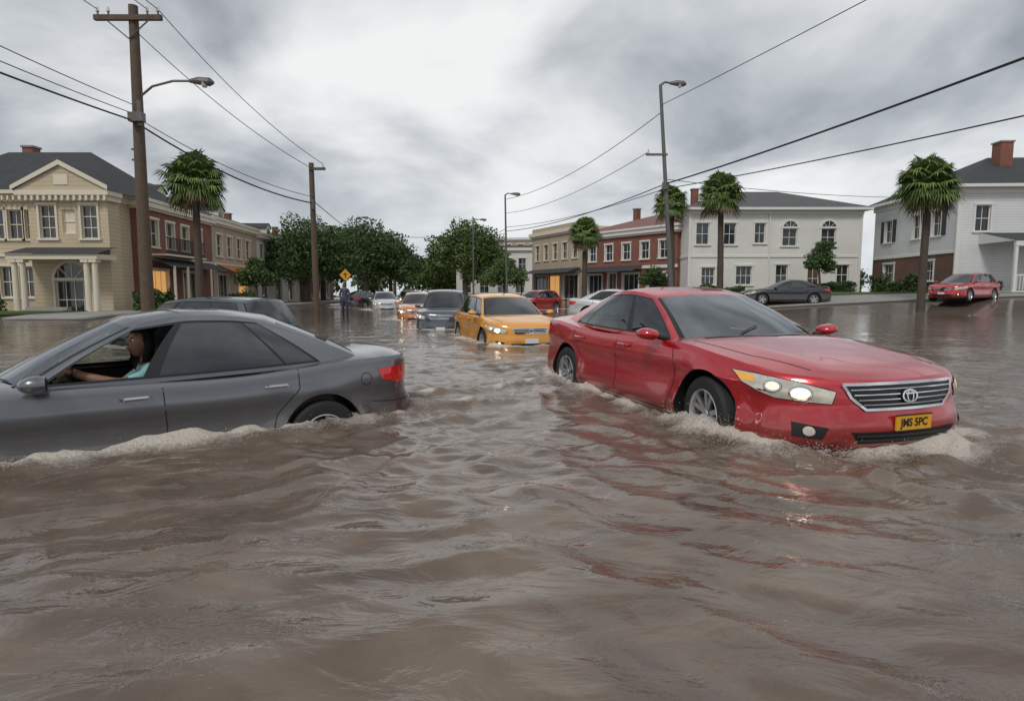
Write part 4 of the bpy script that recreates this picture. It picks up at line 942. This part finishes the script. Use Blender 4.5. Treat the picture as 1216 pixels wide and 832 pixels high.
def lamp(b,t,arm,r0=.10):
    p=MB(); b=Vector(b);t=Vector(t); p.path([b,b.lerp(t,.5),t],[r0,r0*.8,r0*.6],M['galv'],12)
    p.path([t,t+Vector((arm*.4,0,.12)),t+Vector((arm,0,.08))],[r0*.5,r0*.4,r0*.35],M['galv'],8); cob(p,None,t+Vector((arm+.2,0,.08)))
    return p
p=lamp((6.95,26,-.6),(6.15,26,9.7),.45,.11); p.box((5.6,25.9,6.85),(6.5,26.0,6.93),M['galv']); p.tube((5.7,25.95,6.93),(5.7,25.95,7.1),.05,.03,M['lens']); p.box((6.3,25.8,5.45),(6.55,25.95,5.75),M['galv']); p.obj('street_lamp',None,True)
lamp((-.35,45,-.6),(-.5,45,8.2),.5).obj('street_lamp',None,True)
lamp((-3.8,60,-.6),(-3.8,60,8.1),.7).obj('street_lamp',None,True)
lamp((-15.2,60,-.6),(-15.2,60,8.3),.6).obj('street_lamp',None,True)
wi=MB()
def wire(a,b,sag,r=.012,n=14):
    a=Vector(a);b=Vector(b); pts=[a.lerp(b,i/n)-Vector((0,0,sag*4*(i/n)*(1-i/n))) for i in range(n+1)]; wi.path(pts,[r]*(n+1),M['wire'],5)
wire((bx,by-.2,6.05),(-10.6,4,5.6),.15,.024); wire((bx,by-.2,6.25),(-10.7,4,6.1),.2); wire((bx,by-.2,6.5),(-10.8,4,6.6),.2)
wire((bx,by-.2,6.05),(-8.05,24.9,4.75),.35,.026); wire((bx,by-.2,6.2),(-8.05,24.9,5.0),.3); wire((bx+.85,by-.13,9.1),(-7.6,24.9,6.3),.35); wire((bx+.2,by-.13,8.5),(-8.0,24.9,6.1),.3)
wire((bx-.85,by-.13,9.1),(-11.7,2,9.3),.1);wire((bx+.85,by-.13,9.1),(-10.0,2,9.3),.1);wire((bx+.55,by-.13,9.1),(-10.2,2,9.2),.1)
wire((-8.0,25,4.8),(-12.8,60,5.5),.3,.018)
wire((6.45,26,5.7),(13.2,-2,6.3),.35,.030); wire((6.45,26,5.5),(15.0,-2,4.6),.3,.018); wire((6.2,26,8.9),(13.2,6,9.1),.1,.014)
wire((6.45,26,5.7),(-.4,45,5.6),.35,.022); wire((6.45,26,5.5),(-.4,45,5.9),.3,.016); wire((6.2,26,8.6),(-.45,45,7.9),.6,.016); wire((5.7,26,7.0),(-.45,45,6.9),.5,.014)
wire((-.4,45,5.8),(-3.8,60,6.3),.2,.02); wire((-13.8,60,6.6),(-.4,46,5.5),.2,.02); wire((6.4,26,5.9),(27.5,38,7.0),.3,.014)
wi.obj('overhead_wires')
p=MB(); p.tube((-11.2,41,-.6),(-11.2,41,2.7),.04,.04,M['galv']); M['signy']=simple('sign_yellow',(.75,.35,.02),.4,0,.08)
c=Vector((-11.2,40.93,2.3)); q=.43
for yy,mm,qq in((0,M['black'],q),(-.012,M['signy'],q*.9)):
    A=[c+Vector((0,yy,-qq)),c+Vector((qq,yy,0)),c+Vector((0,yy,qq)),c+Vector((-qq,yy,0))]; B=[a+Vector((0,.01,0)) for a in A]; p.face(A,mm); p.face(B[::-1],mm)
    for i in range(4): p.face([A[i],B[i],B[(i+1)%4],A[(i+1)%4]],mm)
p.box((c.x-.03,c.y-.03,c.z-.2),(c.x+.03,c.y-.02,c.z+.2),M['black']); p.box((c.x-.15,c.y-.03,c.z+.02),(c.x-.031,c.y-.02,c.z+.08),M['black']); p.box((c.x+.031,c.y-.03,c.z+.02),(c.x+.15,c.y-.02,c.z+.08),M['black'])
p.obj('traffic_sign')
# ------------------------------------------------------------ people
M['skin']=simple('skin_dark',(.24,.125,.08),.5,0,.1,20); M['hair']=simple('hair_black',(.010,.008,.007),.6,0,.4,40,bump=.8,bscale=90); M['shirt']=simple('teal_shirt',(.28,.50,.53),.85,0,.12,10,bump=.3,bscale=60); M['eyew']=simple('eye_white',(.6,.58,.55),.3); M['lip']=simple('lips',(.24,.085,.07),.5)
def skin(verts,edges,radii,root,sub=2):
    me=bpy.data.meshes.new('s'); me.from_pydata(verts,edges,[]); o=bpy.data.objects.new('s',me); COL.objects.link(o)
    md=o.modifiers.new('k','SKIN'); md.use_smooth_shade=True
    for i,r in enumerate(radii):
        sv=me.skin_vertices[0].data[i]; sv.radius=(r,r) if not isinstance(r,tuple) else r; sv.use_root=(i==root)
    o.modifiers.new('u','SUBSURF').levels=sub
    m=eval_mesh(o); bpy.data.objects.remove(o); return m
def join_mesh(name,items):
    bm=bmesh.new(); mats=[]
    for me,mx,fn in items:
        t=bmesh.new(); t.from_mesh(me); t.transform(mx)
        tmp=bpy.data.meshes.new('t')
        for f in t.faces:
            mt=fn(f.calc_center_median())
            if mt not in mats: mats.append(mt)
            f.material_index=mats.index(mt); f.smooth=True
        t.to_mesh(tmp); t.free(); bm.from_mesh(tmp)
    me=bpy.data.meshes.new(name); bm.to_mesh(me); bm.free()
    for m in mats: me.materials.append(m)
    o=bpy.data.objects.new(name,me); COL.objects.link(o); return o
def head_mesh():
    bm=bmesh.new(); bmesh.ops.create_icosphere(bm,subdivisions=4,radius=1)
    for v in bm.verts:
        x,y,z=v.co
        X=.092*x; Y=.072*y; Z=.115*z
        if z<0: Y*=1-.32*(-z)**1.3; X*=1-.12*(-z)
        if z<-.3 and x>0: X+=.012*(-z)
        X+=.026*math.exp(-((y/.16)**2+((z+.12)/.16)**2))*(x>0)+.012*math.exp(-((y/.12)**2+((z-.08)/.2)**2))*(x>0)
        X-=.012*math.exp(-(((abs(y)-.38)/.18)**2+((z-.08)/.12)**2))*(x>0)
        X+=.010*math.exp(-((y/.3)**2+((z+.47)/.09)**2))*(x>0)
        Y+=math.copysign(.016,y)*math.exp(-(((x+.02)/.13)**2+((z+.03)/.22)**2))*(abs(y)>.8)
        v.co=(X,Y,Z)
    me=bpy.data.meshes.new('h'); bm.to_mesh(me); bm.free(); return me
def ico(r,sx=1,sy=1,sz=1,sub=2):
    bm=bmesh.new(); bmesh.ops.create_icosphere(bm,subdivisions=sub,radius=r); bmesh.ops.scale(bm,vec=(sx,sy,sz),verts=bm.verts); me=bpy.data.meshes.new('i'); bm.to_mesh(me); bm.free(); return me
def T(*a): return Matrix.Translation(a)
I=Matrix.Identity(4)
sk=M['skin'];sh=M['shirt']
vb=[(-.20,.37,.48),(-.24,.37,.66),(-.27,.37,.84),(-.27,.37,.97),(-.25,.37,1.05),(-.235,.37,1.13),
 (-.26,.50,.985),(-.22,.575,.955),(-.05,.665,.925),(.02,.675,.94),(.16,.63,.985),(.27,.575,1.02),
 (-.26,.24,.985),(-.22,.165,.955),(-.05,.10,.84),(.0,.10,.83),(.14,.16,.92),(.27,.235,1.01),
 (-.0,.47,.47),(.30,.48,.55),(.05,.27,.47),(.32,.26,.55)]
eb=[(0,1),(1,2),(2,3),(3,4),(4,5),(3,6),(6,7),(7,8),(8,9),(9,10),(10,11),(3,12),(12,13),(13,14),(14,15),(15,16),(16,17),(0,18),(18,19),(0,20),(20,21)]
rb=[(.14,.17),(.12,.15),(.12,.16),(.09,.12),.05,.048,.075,.062,.047,.045,.038,.026,.075,.062,.047,.045,.038,.026,.085,.06,.085,.06]
bodym=skin(vb,eb,rb,0,2)
def bmat(c):
    if c.z>1.035 and abs(c.y-.37)<.12: return sk
    if c.x>-.09 and c.z>.80: return sk
    return sh
items=[(bodym,I,bmat)]
hm=T(-.20,.37,1.215)@Matrix.Rotation(R(-8),4,'Y')@Matrix.Rotation(R(30),4,'Z')
items.append((head_mesh(),hm,lambda c:sk))
for s in(-1,1):
    items.append((ico(.0125),hm@T(.073,s*.028,.010),lambda c:M['eyew'])); items.append((ico(.0065),hm@T(.0835,s*.028,.010),lambda c:M['hair'])); items.append((ico(.016,.4,1,.22),hm@T(.082,s*.028,.032),lambda c:M['hair']))
items.append((ico(.02,.4,1.1,.35),hm@T(.094,0,-.053),lambda c:M['lip']))
bm=bmesh.new(); bmesh.ops.create_icosphere(bm,subdivisions=4,radius=1)
dl=[]
for v in bm.verts:
    x,y,z=v.co; k=1+.05*math.sin(x*17+y*9)*math.sin(z*13+y*11)
    if x>.42 and z<.48: dl.append(v)
    X=.105*x*k-.012;Y=.090*y*k;Z=.128*z*k+.008
    if z<-.1: Y*=1.12; Z=Z*1.9; X=X*.95-.015
    v.co=(X,Y,Z)
bmesh.ops.delete(bm,geom=dl,context='VERTS'); hme=bpy.data.meshes.new('hair'); bm.to_mesh(hme); bm.free()
items.append((hme,hm,lambda c:M['hair']))
def hand(w,palm,fd,cur,thumb):
    w=Vector(w);p=Vector(palm);fd=Vector(fd).normalized();cu=Vector(cur).normalized();sd=fd.cross(cu).normalized()*thumb
    out=[(skin([tuple(w),tuple(p),tuple(p+fd*.035)],[(0,1),(1,2)],[.022,(.036,.018),(.038,.014)],0,2),I,lambda c:sk)]
    for k,(o,l) in enumerate(((.028,.068),(.010,.078),(-.010,.072),(-.028,.056))):
        b=p+fd*.03+sd*o; a=b+fd*l*.45+cu*.006; c=a+(fd*.45+cu*.9).normalized()*l*.35; e=c+(cu-fd*.5).normalized()*l*.32
        out.append((skin([tuple(b),tuple(a),tuple(c),tuple(e)],[(0,1),(1,2),(2,3)],[.010,.009,.0085,.0075],0,1),I,lambda c:sk))
    b=p+sd*.03-fd*.01; a=b+sd*.022+fd*.02+cu*.012; c=a+fd*.02+cu*.025
    out.append((skin([tuple(b),tuple(a),tuple(c)],[(0,1),(1,2)],[.013,.011,.009],0,1),I,lambda c:sk))
    return out
items+=hand((.27,.575,1.02),(.315,.555,1.035),(1,-.25,.1),(0,-.3,-1),1)
items+=hand((.27,.235,1.01),(.315,.215,1.03),(1,.15,.15),(0,.3,-1),-1)
drv=join_mesh('driver',items); drv.location=Vector(grey.location)+Vector((math.cos(-2.51),math.sin(-2.51),0))*.21; drv.rotation_euler=grey.rotation_euler; drv.scale=grey.scale
vb=[(0,0,.95),(0,.01,1.15),(0,.02,1.35),(0,.01,1.48),(0,-.01,1.56),(.17,0,1.42),(.22,.02,1.15),(.20,-.08,.92),(-.17,0,1.42),(-.23,.03,1.15),(-.18,-.12,.98),(.09,0,.9),(.11,-.05,.5),(.11,.02,.08),(.11,-.1,.03),(-.09,0,.9),(-.12,.05,.5),(-.12,.15,.1),(-.12,.05,.04)]
eb=[(0,1),(1,2),(2,3),(3,4),(3,5),(5,6),(6,7),(3,8),(8,9),(9,10),(0,11),(11,12),(12,13),(13,14),(0,15),(15,16),(16,17),(17,18)]
rb=[.14,.12,.15,.07,.05,.06,.045,.03,.06,.045,.03,.09,.065,.045,.04,.09,.065,.045,.04]
pm=skin(vb,eb,rb,0,2); dk=simple('dark_coat',(.06,.07,.10),.8); jn=simple('jeans',(.03,.045,.08),.8)
ph=T(0,-.01,1.65)@Matrix.Rotation(R(-90),4,'Z')
ped=join_mesh('pedestrian',[(pm,I,lambda c:jn if c.z<.95 and abs(c.x)<.17 else (sk if c.z>1.5 or (abs(c.x)>.16 and c.z<.98) else dk)),(head_mesh(),ph,lambda c:sk),(ico(.105,1,.85,1.05,3),ph@T(-.02,0,.02),lambda c:M['hair'])])
ped.location=(-7.85,28.5,-.15)
# ------------------------------------------------------------ world, sun, camera
w=bpy.data.worlds.new('World'); sc.world=w; w.use_nodes=True; nt=w.node_tree; nt.nodes.clear(); lk=nt.links.new
SE,SR=R(48),R(205)
sky=N(nt,'ShaderNodeTexSky'); sky.sky_type='NISHITA'; sky.sun_disc=False; sky.sun_elevation=SE; sky.sun_rotation=SR
tc=N(nt,'ShaderNodeTexCoord'); nv=N(nt,'ShaderNodeVectorMath',operation='NORMALIZE'); lk(tc.outputs['Generated'],nv.inputs[0]); sp=N(nt,'ShaderNodeSeparateXYZ'); lk(nv.outputs[0],sp.inputs[0])
zz=N(nt,'ShaderNodeMath',operation='ADD'); zz.inputs[1].default_value=.34; lk(sp.outputs[2],zz.inputs[0]); mxz=N(nt,'ShaderNodeMath',operation='MAXIMUM'); mxz.inputs[1].default_value=.1; lk(zz.outputs[0],mxz.inputs[0])
dv=N(nt,'ShaderNodeVectorMath',operation='DIVIDE'); cb=N(nt,'ShaderNodeCombineXYZ'); cb.inputs[2].default_value=1
for i in(0,1): lk(mxz.outputs[0],cb.inputs[i])
lk(nv.outputs[0],dv.inputs[0]); lk(cb.outputs[0],dv.inputs[1])
mp=N(nt,'ShaderNodeMapping'); mp.inputs['Location'].default_value=(3.1,1.7,0); mp.inputs['Scale'].default_value=(1.0,1.0,.4); lk(dv.outputs[0],mp.inputs[0])
n1=N(nt,'ShaderNodeTexNoise'); n1.inputs['Scale'].default_value=1.8; n1.inputs['Detail'].default_value=8; n1.inputs['Roughness'].default_value=.50; n1.inputs['Distortion'].default_value=.3; lk(mp.outputs[0],n1.inputs['Vector'])
dt=N(nt,'ShaderNodeVectorMath',operation='DOT_PRODUCT'); dt.inputs[1].default_value=Vector((.22,.93,.22)).normalized(); lk(nv.outputs[0],dt.inputs[0])
lb=N(nt,'ShaderNodeMapRange'); lb.inputs['From Min'].default_value=.72; lb.inputs['From Max'].default_value=1; lb.inputs['To Min'].default_value=-.055; lb.inputs['To Max'].default_value=.05; lk(dt.outputs['Value'],lb.inputs[0])
sm=N(nt,'ShaderNodeMath',operation='ADD'); lk(n1.outputs['Fac'],sm.inputs[0]); lk(lb.outputs[0],sm.inputs[1])
cr=N(nt,'ShaderNodeValToRGB'); e=cr.color_ramp.elements; e[0].position=.34; e[0].color=(.29,.31,.335,1); e[1].position=.68; e[1].color=(.80,.80,.795,1)
x=e.new(.42); x.color=(.40,.425,.45,1); x=e.new(.50); x.color=(.53,.55,.57,1); x=e.new(.58); x.color=(.68,.69,.70,1)
lk(sm.outputs[0],cr.inputs[0])
hz=N(nt,'ShaderNodeMapRange'); hz.inputs['From Min'].default_value=-.02; hz.inputs['From Max'].default_value=.18; hz.inputs['To Min'].default_value=.7; hz.inputs['To Max'].default_value=0; lk(sp.outputs[2],hz.inputs[0])
mh=N(nt,'ShaderNodeMix',data_type='RGBA'); mh.inputs[7].default_value=(.64,.68,.715,1); lk(hz.outputs[0],mh.inputs[0]); lk(cr.outputs[0],mh.inputs[6])
sc10=N(nt,'ShaderNodeVectorMath',operation='SCALE'); sc10.inputs['Scale'].default_value=10; lk(mh.outputs[2],sc10.inputs[0])
ms=N(nt,'ShaderNodeMix',data_type='RGBA'); ms.inputs[0].default_value=.94; lk(sky.outputs[0],ms.inputs[6]); lk(sc10.outputs[0],ms.inputs[7])
bg=N(nt,'ShaderNodeBackground'); bg.inputs['Strength'].default_value=.116; lk(ms.outputs[2],bg.inputs[0]); wo=N(nt,'ShaderNodeOutputWorld'); lk(bg.outputs[0],wo.inputs[0])
sl=bpy.data.lights.new('sun','SUN'); sl.energy=1.5; sl.angle=R(14); sl.color=(1,.96,.90); so=bpy.data.objects.new('sun',sl); COL.objects.link(so)
dirv=Vector((math.sin(SR)*math.cos(SE),math.cos(SR)*math.cos(SE),math.sin(SE))); so.rotation_euler=dirv.to_track_quat('Z','Y').to_euler()
cam=bpy.data.cameras.new('camera'); cam.lens=36*718/1216; cam.sensor_width=36; cam.clip_end=2000; cam.clip_start=.05
co_=bpy.data.objects.new('camera',cam); COL.objects.link(co_); co_.location=(0,0,1.2); co_.rotation_euler=(R(90)-math.atan(70/718),0,0)
sc.camera=co_
sc.view_settings.view_transform='Standard'; sc.view_settings.look='None'; sc.view_settings.exposure=0
